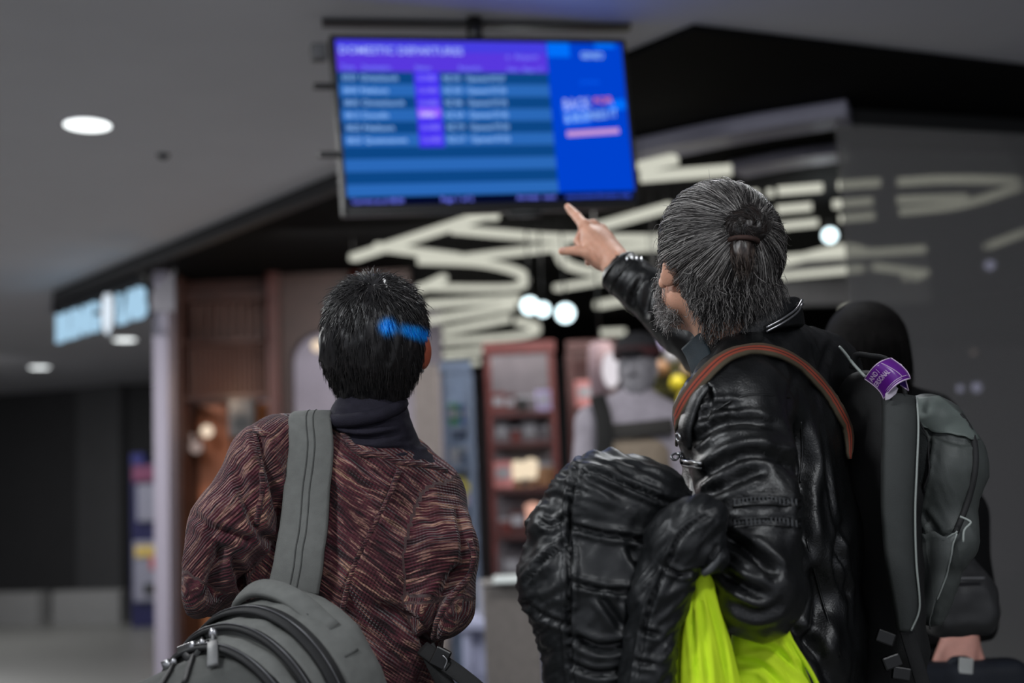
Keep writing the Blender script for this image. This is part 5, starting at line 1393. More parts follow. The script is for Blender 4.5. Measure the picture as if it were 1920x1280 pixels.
# head, neck, pointing hand
hc2 = P(1331, 503, 2.205)
hp2, hf2, hq2 = head_prims(hc2, (-.40, .85, .36), (.16, -.33, .93), 1.03, .008)
nk = [Prim('cone', hq2(0, -.03, -.04), P(1388, 665, 2.25), .058, .064, k=.03)]
Vh, Qh = sculpt(hp2 + nk, hq2(0, 0, -.02) - .19, hq2(0, 0, -.02) + .17, .0035)
Vb, Qb = sculpt([q.shrink(.036) for q in jacket] + nk, (.1, 1.75, .62), (.85, 2.85, 1.75), .012)
X = lambda x, y, d: A(P(x, y, d))
wr = X(1158, 497, 2.75)
mI, mM, mR, mP_ = X(1096, 424, 2.805), X(1112, 424, 2.82), X(1128, 432, 2.83), X(1140, 446, 2.83)
hand = [Prim('cone', A(RW_) - cd * .03, wr, .030, .029, k=.01), Prim('cone', wr, mI, .030, .0145, k=.012), Prim('cone', wr, mM, .029, .014, k=.012), Prim('cone', wr, mR, .028, .014, k=.012), Prim('cone', wr, mP_, .027, .013, k=.012),
        Prim('cone', X(1120, 462, 2.79), X(1128, 488, 2.78), .024, .022, k=.02), Prim('cone', X(1108, 450, 2.79), X(1116, 478, 2.78), .021, .020, k=.02),
        Prim('cone', mI, X(1082, 406, 2.845), .0125, .0108, k=.006), Prim('cone', X(1082, 406, 2.845), X(1072, 396, 2.868), .0106, .0096, k=.003), Prim('cone', X(1072, 396, 2.868), X(1064, 387, 2.885), .0096, .0072, k=.003),
        Prim('cone', mM, X(1094, 430, 2.865), .0118, .0108, k=.005), Prim('cone', X(1094, 430, 2.865), X(1084, 452, 2.862), .0105, .0098, k=.003), Prim('cone', X(1084, 452, 2.862), X(1092, 463, 2.845), .0096, .009, k=.003),
        Prim('cone', mR, X(1108, 444, 2.87), .0115, .0102, k=.004), Prim('cone', X(1108, 444, 2.87), X(1098, 474, 2.862), .0102, .0095, k=.003), Prim('cone', X(1098, 474, 2.862), X(1106, 484, 2.84), .0094, .0086, k=.003),
        Prim('cone', mP_, X(1124, 462, 2.865), .0106, .0094, k=.004), Prim('cone', X(1124, 462, 2.865), X(1104, 487, 2.85), .0092, .0085, k=.003), Prim('cone', X(1104, 487, 2.85), X(1103, 493, 2.83), .0082, .0074, k=.002),
        Prim('cone', X(1134, 482, 2.77), X(1106, 474, 2.765), .020, .0155, k=.014), Prim('cone', X(1106, 474, 2.765), X(1080, 470, 2.775), .0135, .0112, k=.006), Prim('cone', X(1080, 470, 2.775), X(1054, 471, 2.785), .0112, .0088, k=.003),
        Prim('ell', mI + [0, -.010, .004], (.010, .008, .009), None, k=.008), Prim('ell', mM + [0, -.010, .004], (.010, .008, .009), None, k=.008), Prim('ell', mR + [0, -.008, .004], (.009, .008, .008), None, k=.008)]
Vp, Qp = sculpt(hand, A(P(1110, 450, 2.8)) - [.12, .16, .14], A(P(1110, 450, 2.8)) + [.13, .16, .12], .0021)
Vp = relax(Vp, Qp, 1, .4); Np = normals(Vp, Qp); fp = facing(Vp, Np)
for poly, wpx, dep, lip in [([(1076, 407), (1083, 402), (1090, 401)], 1.6, .0012, .0008), ([(1066, 396), (1074, 391)], 1.4, .001, .0006), ([(1100, 432), (1118, 452), (1140, 470)], 4, -.0016, 0), ([(1116, 434), (1130, 452), (1148, 474)], 4, -.0014, 0), ([(1150, 470), (1158, 482), (1160, 500)], 2, .0015, .001), ([(1080, 464), (1082, 476)], 1.6, .001, .0006), ([(1100, 462), (1110, 470), (1118, 490)], 3, .002, .001)]:
    Vp = carve(Vp, Np, fp, poly, wpx, dep, lip, curved=True)
lh = hand_simple(LW, A(LW) - A(LE), (0, 0, 1), 1.05, thumb=-1, curl=1.3)
Vj, Fj = joined((Vb, Qb), (Vh, Qh), (Vp, Qp), lh)
mesh_obj('body', Vj, np.array(Fj, dtype=np.int32), m_skin_m, mp)
bm_obj('fingernail', ball(P(1065, 386, 2.881), .0055, sc=(.9, .5, 1.2), seg=10), mat('nail', lin(232, 180, 160), .3, var=0), mp, True)
bm_obj('fingernail', ball(P(1056, 468, 2.777), .006, sc=(1.2, .5, .8), seg=10), mat('nail', (0, 0, 0)), mp, True)
for sx in (-1, 1): bm_obj('eye', ball(Vector(hq2(.031 * sx, .0755, .008)), .0125), mat('eye_white', (0, 0, 0)), mp, True)
Vr, Fr = ring_tube(X(1132, 442, 2.845) * 0 + X(1092, 437, 2.866), .0115, .0115, (0, 0, 1), mM - X(1094, 430, 2.865), .0012, n=20, seg=6)

# hair
hm_m = hair_mat('grey_hair', [(0, lin(26, 24, 24)), (.4, lin(52, 49, 48)), (.68, lin(104, 100, 98)), (1, lin(186, 182, 178))], .38)
hm_d = hair_mat('dark_bun_hair', [(0, lin(18, 14, 13)), (.7, lin(44, 34, 30)), (1, lin(90, 78, 70))], .4)
sh2 = [Prim('ell', hq2(0, -.018, .036), (.097, .112, .107), hf2, k=.02), Prim('ecap', hq2(0.004, -.045, -.01), hq2(.022, -.044, -.085), (.080, .058), (.050, .040), hf2[0], k=.04),
       Prim('ell', hq2(0, .135, -.02), (.1, .12, .095), hf2, k=.02, op='s'), Prim('ell', hq2(-.096, .004, -.030), (.036, .046, .060), hf2, k=.01, op='s'), Prim('ell', hq2(.088, .012, -.022), (.034, .036, .05), hf2, k=.01, op='s')]
Vs, Qs = sculpt(sh2, hq2(0, 0, 0) - .21, hq2(0, 0, 0) + .2, .004); Ns = normals(Vs, Qs)
bun = A(P(1392, 432, 2.085)); BC = A(hq2(0, -.018, .036)); ER = A((.097, .112, .107)) * 1.0
fr_m = np.stack(hf2)              # rows right, forward, up
def shell_n(p):
    l = (p - BC) @ fr_m.T; k0 = np.sqrt(((l / ER) ** 2).sum(1)); n = (l / ER ** 2) @ fr_m; n /= np.linalg.norm(n, axis=1)[:, None] + 1e-9
    return n, (k0 - 1) * .1
tow = bun - Vs; sid = np.cross(tow, Ns); ang = np.arctan2(tow @ fr_m[0], tow @ fr_m[2])
Vs2 = Vs + Ns * (ridged(np.stack([ang * 9, np.linalg.norm(tow, axis=1) * 9, 0 * ang], 1), 2) * .006 - .004)[:, None]
hair2 = mesh_obj('hair', Vs2, Qs, hm_m, mp, attrs={'rnd': np.clip(.30 + .45 * noise(np.stack([ang * 22, np.linalg.norm(tow, axis=1) * 8, 0 * ang], 1)), 0, .8)})
up_ = (Vs - BC) @ fr_m[2]; bk = (Vs - BC) @ fr_m[1]
pv0 = to_px(Vs); pick = np.where((up_ > -.075) & ~((pv0[:, 0] < 1300) & (pv0[:, 1] > 515)))[0]
idx = rng.choice(pick, 15000); root = Vs[idx] - Ns[idx] * .001; dist = np.linalg.norm(bun - root, axis=1)
def st2(p, d, t):
    n, h = shell_n(p); g = bun - p; dd = np.linalg.norm(g, axis=1)[:, None]; g = g / dd
    near = np.clip(1 - dd / .05, 0, 1)
    g = g - n * (g * n).sum(1)[:, None] * (1 - near)
    return g / (np.linalg.norm(g, axis=1)[:, None] + 1e-9) - n * np.clip((h[:, None] - .003) * 22, -.8, .8) * (1 - near) + rng.normal(size=p.shape) * .07 + d * .35
ln = np.minimum(dist * (.55 + .65 * rng.random(len(root))), dist * 1.02)
Vt, Qt, rn, tt = strands(root, st2(root, Ns[idx] * .3, 0), ln, 8, st2, .00062, .0003)
# mottled colour: locks of lighter and darker hair
lock = noise(np.repeat(np.stack([ang[idx] * 14, up_[idx] * 10, 0 * ang[idx]], 1), 27, 0)) * .35
tag(mesh_obj('combed_strands', Vt, Qt, hm_m, hair2, attrs={'rnd': np.clip(rn ** .9 * .95 + lock + .05, 0, 1)}), kind='stuff')
# wild flyaways
idx = rng.choice(pick, 420); root = Vs[idx]; ph = rng.random(len(root)) * 6.28; tang = np.cross(Ns[idx], rng.normal(size=root.shape))
def st3(p, d, t): return d + np.sin(ph[:, None] + t * 5) * tang * .5 - A((0, 0, .18)) + rng.normal(size=p.shape) * .1
Vt, Qt, rn, tt = strands(root, Ns[idx] * .5 + tang * .8, .015 + .025 * rng.random(len(root)), 7, st3, .0005, .0002)
tag(mesh_obj('flyaway_strands', Vt, Qt, hm_m, hair2, attrs={'rnd': np.clip(rn * .5 + .5, 0, 1)}), kind='stuff')
# loose wavy lengths at the nape
pv_ = to_px(Vs); low = np.where((up_ < -.025) & (bk < .03) & (pv_[:, 0] > 1286 + .45 * np.maximum(0, pv_[:, 1] - 540)))[0]
idx = rng.choice(low, 5600); root = Vs[idx] - Ns[idx] * .004; n = len(root); ph = rng.random(n) * 6.28; am = .4 + 1.2 * rng.random(n)
sx_ = A(_RT); px0 = to_px(root)[:, 0]; outx = np.clip((px0 - 1370) / 90, -.6, 1.1)
wv_ = np.cross(Ns[idx], A((0, 0, 1)))
cl_ = np.round(root * 70) @ A((3.1, 5.7, 9.3)); ph = cl_ * 1.7 + rng.random(n) * 1.6
def st4(p, d, t):
    return d * .3 + np.tile(A((0, 0, -1)), (n, 1)) + sx_ * (outx * (.75 - .5 * t))[:, None] + (np.sin(ph + t * 13) * am)[:, None] * wv_ + (np.cos(ph + t * 13) * am * .5)[:, None] * Ns[idx] + Ns[idx] * .12 + rng.normal(size=p.shape) * .08
ln = .008 + .034 * rng.random(n) ** 1.5 + .026 * np.clip(outx, 0, 1) * rng.random(n)
Vt, Qt, rn, tt = strands(root, Ns[idx] * .3 + A((0, 0, -1)), ln, 12, st4, .0006, .00025)
tag(mesh_obj('loose_nape_strands', Vt, Qt, hm_m, hair2, attrs={'rnd': np.clip(rn * .75 + tt * .15, 0, 1)}), kind='stuff')
# bun with elastic
bo_, Qo = sculpt([Prim('ell', P(1399, 428, 2.072), (.036, .028, .027), None, k=.01), Prim('ell', P(1391, 470, 2.062), (.0195, .018, .027), None, k=.008), Prim('cone', P(1372, 420, 2.085), P(1405, 408, 2.08), .02, .018, k=.012)], A(bun) - .09, A(bun) + .09, .003)
No = normals(bo_, Qo); bo2 = bo_ + No * (ridged(bo_ * [150, 60, 30], 2) * .0035)[:, None]; pb_ = to_px(bo_)
bn_ = mesh_obj('hair_bun', bo2, Qo, hm_d, hair2, attrs={'rnd': np.clip(.28 + .5 * noise(bo_ * [220, 90, 40]) + .5 * np.clip((pb_[:, 1] - 450) / 20, 0, 1), 0, 1)})
idx = rng.integers(0, len(bo_), 1500); root = bo_[idx]; no_ = No[idx]; upz = np.where(pb_[idx, 1:2] > 448, 1.0, 0.0)
def st5(p, d, t): return d + rng.normal(size=p.shape) * .12 - no_ * .12
Vt, Qt, rn, tt = strands(root, upz * A((0, 0, -1)) + (1 - upz) * np.cross(no_, A((0, 1, 0))) + no_ * .12, .015 + .012 * rng.random(len(root)), 4, st5, .0007, .0003)
rb_ = np.repeat(np.clip((pb_[idx, 1] - 448) / 12, 0, 1), 15)
tag(mesh_obj('bun_strands', Vt, Qt, hm_d, bn_, attrs={'rnd': np.clip(rn * .5 + rb_ * .5, 0, 1)}), kind='stuff')
Vr, Fr = ring_tube(P(1394, 452, 2.064), .023, .02, A(_RT), (0.1, .1, 1), .0045, n=30, seg=8); mesh_obj('hair_elastic', Vr, Fr, mat('brown_elastic', lin(54, 34, 28), .8), hair2)
# beard and sideburn
bpt = []; bdr = []
for k in range(800):
    t = rng.random(); c_ = A(hq2(-.060 + .045 * t, .028 + .06 * t, -.068 - .035 * t)); bpt.append(c_ + rng.normal(size=3) * [.004, .007, .006]); bdr.append(A((-.5, .1, -.6)) + rng.normal(size=3) * .5)
for k in range(420):
    bpt.append(A(hq2(-.056, .012, -.088)) + rng.normal(size=3) * [.010, .014, .008]); bdr.append(A((-.3, -.3, -.6)) + rng.normal(size=3) * .6)
for k in range(200):
    t = rng.random(); bpt.append(A(hq2(-.073, .034 + .006 * rng.normal(), .03 - .09 * t))); bdr.append(A((-.35, .3, -1)) + rng.normal(size=3) * .25)
bpt = np.array(bpt); bdr = np.array(bdr); ph = rng.random(len(bpt)) * 6.28; tg = rng.normal(size=bpt.shape)
def st6(p, d, t): return d + tg * np.sin(ph + t * 7)[:, None] * .45
Vt, Qt, rn, tt = strands(bpt, bdr, .010 + .014 * rng.random(len(bpt)), 6, st6, .0006, .0003)
tag(mesh_obj('beard', Vt, Qt, hm_m, mp, attrs={'rnd': np.clip(.55 + rn * .5, 0, 1)}), kind='stuff')

# ------------------------------------------------------------------ striped bag strap across the shoulder
m_strap = bpy.data.materials.new('striped_webbing'); m_strap.use_nodes = True
nt = m_strap.node_tree; N = nt.nodes; L = nt.links; b = N['Principled BSDF']
at = N.new('ShaderNodeAttribute'); at.attribute_name = 'across'
rp = ramp(N, [(0, lin(70, 62, 46)), (.28, lin(76, 52, 40)), (.30, lin(128, 54, 34)), (.42, lin(150, 58, 36)), (.47, lin(70, 34, 28)), (.53, lin(70, 34, 28)), (.58, lin(150, 62, 40)), (.72, lin(120, 56, 40)), (.74, lin(74, 64, 48)), (1, lin(70, 62, 46))]); L.new(at.outputs['Fac'], rp.inputs['Fac']); L.new(rp.outputs['Color'], b.inputs['Base Color']); b.inputs['Roughness'].default_value = .8
st_px = [(1262, 830), (1280, 775), (1310, 725), (1350, 684), (1400, 664), (1450, 666), (1495, 688), (1535, 728), (1565, 772), (1588, 820), (1600, 866)]
pts, nn = S_j.lay(catmull([(a, b_, 0) for a, b_ in st_px], 60)[:, :2], .010)
pts = np.array([list(p) for p in pts]); nn = np.array([list(n) for n in nn])
for c_ in range(3): pts[:, c_] = np.convolve(np.pad(pts[:, c_], 3, mode='edge'), np.ones(7) / 7, 'valid')
nn[:] = .5 * nn + .5 * A((-.1, -1, .35))
bs_ = empty('bag_strap', Vector(pts[30]), 'narrow rust red and olive striped bag strap over the leather jacket shoulder', 'strap')
Vx, Fx = sweep(pts, [.026] * 9 + [.022, .008], .005, normals=nn); nP = 7; ac = np.tile(np.array([0, 0, .06, .5, .94, 1, 1]), len(pts))
mesh_obj('strap_webbing', Vx, Fx, m_strap, bs_, attrs={'across': ac})

# ------------------------------------------------------------------ puffer coat over the forearm
pc_ = empty('puffer_coat', P(1150, 1050, 2.0), 'black quilted puffer coat draped over the bent leather sleeve', 'coat')
acr = A((1, .1, 0))
puf = [Prim('ecap', P(1150, 955, 1.99), P(1128, 1120, 1.985), (.086, .085), (.105, .09), acr, k=.04), Prim('ecap', P(1128, 1120, 1.985), P(1150, 1420, 1.99), (.10, .085), (.085, .075), acr, k=.04),
       Prim('ell', P(1110, 930, 1.975), (.055, .07, .05), None, k=.04), Prim('ell', P(1205, 925, 1.99), (.062, .07, .042), None, k=.04), Prim('ell', P(1052, 1082, 1.975), (.066, .075, .062), None, k=.03),
       Prim('ell', P(1048, 990, 1.985), (.04, .06, .045), None, k=.03), Prim('cone', P(1062, 925, 2.03), P(1010, 985, 2.03), .022, .018, k=.012), Prim('cone', P(1055, 1168, 2.02), P(1028, 1195, 2.03), .032, .018, k=.012), Prim('cone', P(1060, 1190, 2.0), P(1090, 1290, 2.0), .035, .04, k=.02),
       Prim('ell', P(1235, 965, 2.0), (.05, .06, .05), None, k=.03)]
V, Q = sculpt(puf, A(P(940, 1300, 1.99)) * [1, 1, 0] + [0, -.2, .62], A(P(1330, 830, 1.99)) + [0, .2, 0], .0045)
N_ = normals(V, Q); fc = facing(V, N_); px_ = to_px(V)
def warpn(V, ang, sx, sy, seed):
    p_ = to_px(V); c, s = math.cos(ang), math.sin(ang); return np.stack([(p_[:, 0] * c + p_[:, 1] * s) * sx, (-p_[:, 0] * s + p_[:, 1] * c) * sy, V[:, 1] * 12 + seed], 1)
up1 = np.clip((990 - px_[:, 1]) / 70, 0, 1); lf = np.clip((1100 - px_[:, 0]) / 60, 0, 1)
V = V + N_ * (fbm(V * 11 + 2, 2) * .005 + ridged(warpn(V, .42, .010, .055, 1), 2) * .010 * up1 + ridged(warpn(V, -.55, .012, .045, 4), 2) * .009 * lf * (1 - up1) + ridged(warpn(V, -1.0, .008, .02, 8), 2) * .004 * (1 - lf) * (1 - up1))[:, None]
PQ = [([(1083, 872), (1072, 930), (1069, 985), (1069, 1080), (1067, 1172), (1075, 1290)], 4.5, .012, .007), ([(1069, 985), (1130, 1000), (1200, 1012), (1262, 1040)], 5, .010, .006), ([(985, 1092), (1010, 1060), (1040, 1032), (1069, 1010)], 5, .010, .006),
      ([(1090, 880), (1130, 888), (1190, 915), (1275, 950)], 4.5, .008, .006), ([(1069, 1090), (1130, 1105), (1200, 1110)], 5, .010, .005), ([(1010, 975), (1035, 985), (1068, 962)], 4, .008, .005), ([(1067, 1172), (1020, 1155), (985, 1130)], 5, .006, .005),
      ([(1180, 1020), (1200, 1060), (1225, 1100)], 9, .010, .005), ([(1120, 1110), (1150, 1150), (1170, 1180)], 8, .010, .005), ([(1075, 1195), (1130, 1215), (1200, 1200)], 8, .014, .006), ([(1240, 1000), (1200, 1090), (1180, 1200)], 9, .014, .005), ([(1060, 1240), (1120, 1262), (1190, 1250)], 6, .008, .005)]
for a_ in PQ: V = carve(V, N_, fc, *a_)
cm = mesh_obj('coat_body', V, Q, m_puff, pc_); S_p = Surf(V, Q)
slv = [Prim('cone', P(1318, 968, 1.875), P(1275, 1010, 1.885), .030, .040, k=.03), Prim('cone', P(1275, 1010, 1.885), P(1235, 1110, 1.895), .042, .036, k=.03), Prim('cone', P(1235, 1110, 1.895), P(1190, 1420, 1.905), .036, .040, k=.03), Prim('cone', P(1312, 985, 1.875), P(1338, 1042, 1.875), .032, .020, k=.02)]
V, Q = sculpt(slv, A(P(1100, 1300, 1.9)) * [1, 1, 0] + [0, -.1, .62], A(P(1400, 900, 1.9)) + [0, .12, 0], .004)
N_ = normals(V, Q); fc = facing(V, N_)
V = V + N_ * (ridged(warpn(V, -.9, .012, .05, 2), 2) * .008 + fbm(V * 22, 2) * .003)[:, None]
for a_ in [([(1338, 958), (1280, 1000), (1250, 1060), (1215, 1150), (1190, 1290)], 4, .008, .005), ([(1322, 1078), (1330, 1050), (1345, 1020)], 3, .006, .003), ([(1240, 1060), (1275, 1075), (1300, 1070)], 4, .006, .005), ([(1200, 1180), (1235, 1190)], 5, .008, .005), ([(1190, 1240), (1230, 1246)], 5, .008, .005)]: V = carve(V, N_, fc, *a_)
mesh_obj('coat_sleeve', V, Q, m_puff, pc_)
mesh_obj('sleeve_cuff', *tube([P(1350, 1030, 1.862), P(1344, 1050, 1.855), P(1330, 1068, 1.855), P(1318, 1074, 1.86)], .006, n=14, seg=8), mat('grey_cuff_band', lin(58, 60, 62), .5), pc_)
mb = bmesh.new()
for (x, y) in ((1247, 1098), (1243, 1116), (1240, 1134)): ball(P(x, y, 1.862), .004, bm=mb, seg=8)
tag(bm_obj('snaps', mb, m_blk, pc_), kind='stuff')
mesh_obj('hem_zip', *tube([P(1052, 1190, 1.965), P(1058, 1240, 1.945), P(1066, 1330, 1.94)], .003, n=20, seg=6), m_zip, pc_)

# ------------------------------------------------------------------ neon vest hanging from the forearm
nv = empty('high_visibility_vest', P(1310, 1150, 1.9), 'bright neon yellow high visibility vest hanging below the leather sleeve', 'vest')
def drape(cones, lo, hi, folds, name):
    V, Q = sculpt(cones, lo, hi, .0038); N_ = normals(V, Q); fc = facing(V, N_)
    V = V + N_ * (fbm(V * [16, 16, 6], 2) * .003)[:, None]
    for a_ in folds: V = carve(V, N_, fc, *a_)
    return mesh_obj(name, V, Q, m_neon, nv)
vd = A((1, 0, 0))
drape([Prim('ecap', P(1306, 1082, 1.915), P(1262, 1440, 1.925), (.010, .010), (.028, .020), vd, k=.006), Prim('ecap', P(1314, 1080, 1.910), P(1308, 1440, 1.905), (.012, .010), (.040, .018), vd, 2.4, k=.005),
       Prim('ecap', P(1320, 1085, 1.915), P(1362, 1440, 1.930), (.012, .010), (.042, .020), vd, k=.006), Prim('ecap', P(1326, 1090, 1.925), P(1398, 1440, 1.935), (.010, .010), (.026, .018), vd, k=.006)],
      A(P(1180, 1300, 1.93)) * [1, 1, 0] + [0, -.1, .62], A(P(1460, 1040, 1.93)) + [0, .1, 0],
      [([(1290, 1120), (1275, 1180), (1268, 1290)], 5, .005, .003), ([(1300, 1100), (1298, 1180), (1308, 1290)], 4, .006, .003), ([(1325, 1110), (1345, 1180), (1368, 1290)], 5, .006, .003), ([(1310, 1110), (1320, 1200), (1330, 1290)], 5, .004, .003)], 'front_panel')
drape([Prim('ecap', P(1398, 1196, 2.00), P(1408, 1440, 1.99), (.022, .02), (.034, .02), vd, k=.006), Prim('ecap', P(1432, 1190, 1.995), P(1462, 1440, 1.985), (.024, .02), (.040, .02), vd, k=.006), Prim('ecap', P(1462, 1188, 2.0), P(1535, 1440, 2.0), (.016, .02), (.040, .02), vd, k=.006)],
      A(P(1340, 1300, 2.0)) * [1, 1, 0] + [0, -.1, .62], A(P(1600, 1140, 2.0)) + [0, .1, 0],
      [([(1400, 1210), (1450, 1215), (1500, 1260)], 6, .008, .004), ([(1380, 1240), (1430, 1250), (1480, 1300)], 7, .008, .004), ([(1470, 1190), (1490, 1230), (1530, 1290)], 4, .006, .003)], 'back_panel')
mesh_obj('hem_binding', *tube([P(1472, 1180, 1.985), P(1492, 1214, 1.985), P(1522, 1262, 1.985), P(1545, 1310, 1.99)], .0035, n=20, seg=6), m_neon, nv)
# ------------------------------------------------------------------ backpack on his far shoulder
kp = empty('hiking_backpack', P(1740, 950, 2.3), 'black and grey green backpack with piped strap worn on the leather jacketed back', 'backpack')
m_gg = mat('grey_green_nylon', lin(94, 102, 98), .5, var=.08, scale=25, bump=.2, bscale=600, spec=.4)
m_gs = mat('slate_nylon', lin(70, 74, 72), .5, var=.08, scale=25, bump=.2, bscale=600, spec=.4)
m_gl = mat('light_pocket_nylon', lin(98, 102, 100), .5, var=.08, scale=25, bump=.2, bscale=600)
m_pipe = mat('grey_piping', lin(150, 156, 152), .5, var=0)
m_mesh = mat('black_air_mesh', lin(26, 30, 30), .9, var=.6, scale=380, bump=.8, bscale=700)
ax = A((1, .25, 0))
bp_ = [Prim('ecap', P(1732, 806, 2.27), P(1740, 880, 2.26), (.050, .09), (.068, .11), ax, 2.6, k=.03), Prim('ecap', P(1740, 880, 2.26), P(1744, 1010, 2.26), (.068, .11), (.046, .10), ax, 2.6, k=.03),
       Prim('ecap', P(1744, 1000, 2.26), P(1734, 1150, 2.27), (.044, .10), (.016, .05), ax, 2.6, k=.02), Prim('cone', P(1700, 782, 2.25), P(1740, 770, 2.25), .030, .026, k=.03)]
V, Q = sculpt(bp_, A(P(1560, 1230, 2.26)) * [1, 1, 1] - [0, .2, .02], A(P(1890, 700, 2.26)) + [0, .2, 0], .005)
N_ = normals(V, Q); fc = facing(V, N_)
V = V + N_ * (fbm(V * 9, 2) * .005 + ridged(warpn(V, 1.2, .01, .03, 3), 2) * .004)[:, None]
for a_ in [([(1690, 1004), (1735, 1014), (1795, 996)], 4, .007, .005), ([(1745, 795), (1738, 850), (1725, 930), (1712, 985)], 5, .008, .003), ([(1745, 1004), (1740, 1060), (1735, 1120)], 10, .006, .004), ([(1730, 960), (1748, 985), (1760, 1000)], 6, .005, .004), ([(1715, 780), (1745, 810), (1800, 830), (1838, 826)], 5, .004, .002)]: V = carve(V, N_, fc, *a_)
bb = mesh_obj('pack_body', V, Q, m_gs, kp); S_b = Surf(V, Q)
def patch(S, outline, off, name, m, parent, n=22, th=.002, bulge=0.0):
    """cloth panel laid over a surface: left and right edge polylines in photo coordinates"""
    Lp, Rp = outline; Lc = catmull([(a, b_, 0) for a, b_ in Lp], n)[:, :2]; Rc = catmull([(a, b_, 0) for a, b_ in Rp], n)[:, :2]
    V = []; m_ = 14
    for i in range(n):
        for j in range(m_):
            t = j / (m_ - 1); x, y = Lc[i] * (1 - t) + Rc[i] * t
            p, nn_ = S.at(x, y, off + bulge * math.sin(math.pi * t) * math.sin(math.pi * i / (n - 1)), D=2.26); V.append(A(p))
    V = np.array(V).reshape(n, m_, 3)
    for _ in range(2): V[1:-1, 1:-1] = (V[:-2, 1:-1] + V[2:, 1:-1] + V[1:-1, :-2] + V[1:-1, 2:]) / 4
    V = V.reshape(-1, 3); Fq = [(i * m_ + j, i * m_ + j + 1, (i + 1) * m_ + j + 1, (i + 1) * m_ + j) for i in range(n - 1) for j in range(m_ - 1)]
    o = mesh_obj(name, V, Fq, m, parent); sm = o.modifiers.new('thickness', 'SOLIDIFY'); sm.thickness = th; sm.offset = 0
    return o
patch(S_b, ([(1702, 752), (1712, 775), (1728, 805)], [(1760, 748), (1802, 782), (1832, 826)]), .006, 'top_panel', m_gg, kp)
patch(S_b, ([(1692, 1006), (1700, 1060), (1716, 1130), (1726, 1180)], [(1792, 998), (1778, 1060), (1758, 1120), (1742, 1182)]), .006, 'side_pocket', m_gl, kp)
patch(S_b, ([(1712, 786), (1706, 850), (1700, 920), (1700, 960)], [(1722, 790), (1744, 850), (1738, 910), (1708, 966)]), .007, 'mesh_padding', m_mesh, kp)
def edge(poly, r, off, name, m, S=S_b, n=36, parent=kp): return lay_tube(poly, r, off, n, name, m, S, parent)
edge([(1692, 1006), (1735, 1014), (1792, 996)], .0018, .009, 'pocket_piping', m_pipe); edge([(1792, 1000), (1778, 1060), (1758, 1120)], .0018, .007, 'pocket_piping', m_pipe)
edge([(1722, 788), (1744, 850), (1738, 910), (1706, 970)], .0018, .008, 'mesh_edge', m_zip)
edge([(1798, 778), (1816, 802), (1828, 840), (1826, 890), (1812, 945), (1790, 1000)], .0055, .002, 'main_zip', m_zip)
mesh_obj('zip_cord', *tube([P(1800, 968, 2.13), P(1814, 974, 2.125), P(1820, 980, 2.12), P(1808, 994, 2.12), P(1806, 1016, 2.12)], .002, n=20, seg=6), m_pipe, kp)
# padded strap with piped edge
sp_ = [P(1686, 742, 2.13), P(1690, 790, 2.115), P(1688, 880, 2.105), P(1686, 960, 2.105), P(1690, 1050, 2.11), P(1700, 1130, 2.12), P(1698, 1180, 2.13)]
Vx, Fx = sweep([A(p) for p in sp_], [.056, .062, .060, .056, .050, .044, .026], .016, normals=[A((.15, -1, .05))], n=44)
stp = mesh_obj('padded_strap', Vx, Fx, mat('strap_charcoal', lin(50, 53, 52), .7, var=.08, scale=40, bump=.4, bscale=700), kp)
e_ = [P(1719, 745, 2.12), P(1722, 800, 2.103), P(1719, 880, 2.093), P(1716, 960, 2.093), P(1718, 1050, 2.10), P(1724, 1120, 2.11), P(1722, 1150, 2.115), P(1708, 1182, 2.12)]
mesh_obj('strap_piping', *tube([A(p) for p in e_], .0018, n=50, seg=6), m_pipe, stp)
Vx, Fx = sweep([A(P(1700, 1180, 2.13)), A(P(1712, 1220, 2.14)), A(P(1745, 1330, 2.16))], .024, .004, normals=[A((0, -1, 0))], n=16); mesh_obj('strap_tail', Vx, Fx, m_zip, kp)
# dark back panel against his jacket
bk_ = [Prim('ecap', P(1622, 730, 2.32), P(1640, 930, 2.27), (.035, .09), (.052, .11), ax, k=.03), Prim('ecap', P(1640, 930, 2.27), P(1668, 1210, 2.27), (.052, .11), (.05, .09), ax, k=.03), Prim('cone', P(1668, 1210, 2.27), P(1680, 1420, 2.27), .06, .06, k=.03)]
V, Q = sculpt(bk_, A(P(1540, 1300, 2.27)) * [1, 1, 0] + [0, -.18, .70], A(P(1780, 690, 2.27)) + [0, .25, 0], .007)
N_ = normals(V, Q); V = V + N_ * (fbm(V * 11 + 6, 2) * .006)[:, None]
mesh_obj('back_panel', V, Q, mat('black_pack_cloth', lin(13, 13, 14), .75, var=.1, bump=.3, bscale=500), kp)
# grab loop and cords at the top
mesh_obj('grab_loop', *tube([P(1600, 690, 2.24), P(1606, 666, 2.22), P(1636, 668, 2.20), P(1664, 674, 2.18), P(1690, 700, 2.16), P(1698, 742, 2.16)], .0075, n=36, seg=8, flat=.5), m_zip, kp)
mesh_obj('shoulder_cord', *tube([P(1574, 650, 2.26), P(1586, 664, 2.24), P(1600, 682, 2.22), P(1622, 706, 2.2)], .0028, n=20, seg=6), m_pipe, kp)
# buckles and webbing at the bottom
for (x, y, r) in ((1660, 1195, .4), (1672, 1240, -.3), (1690, 1262, .2)):
    bm_obj('webbing_buckle', box(P(x, y, 2.13), (.03, .012, .022), rot=Matrix.Rotation(r, 3, 'Y'), bev=.003), m_blk, kp)

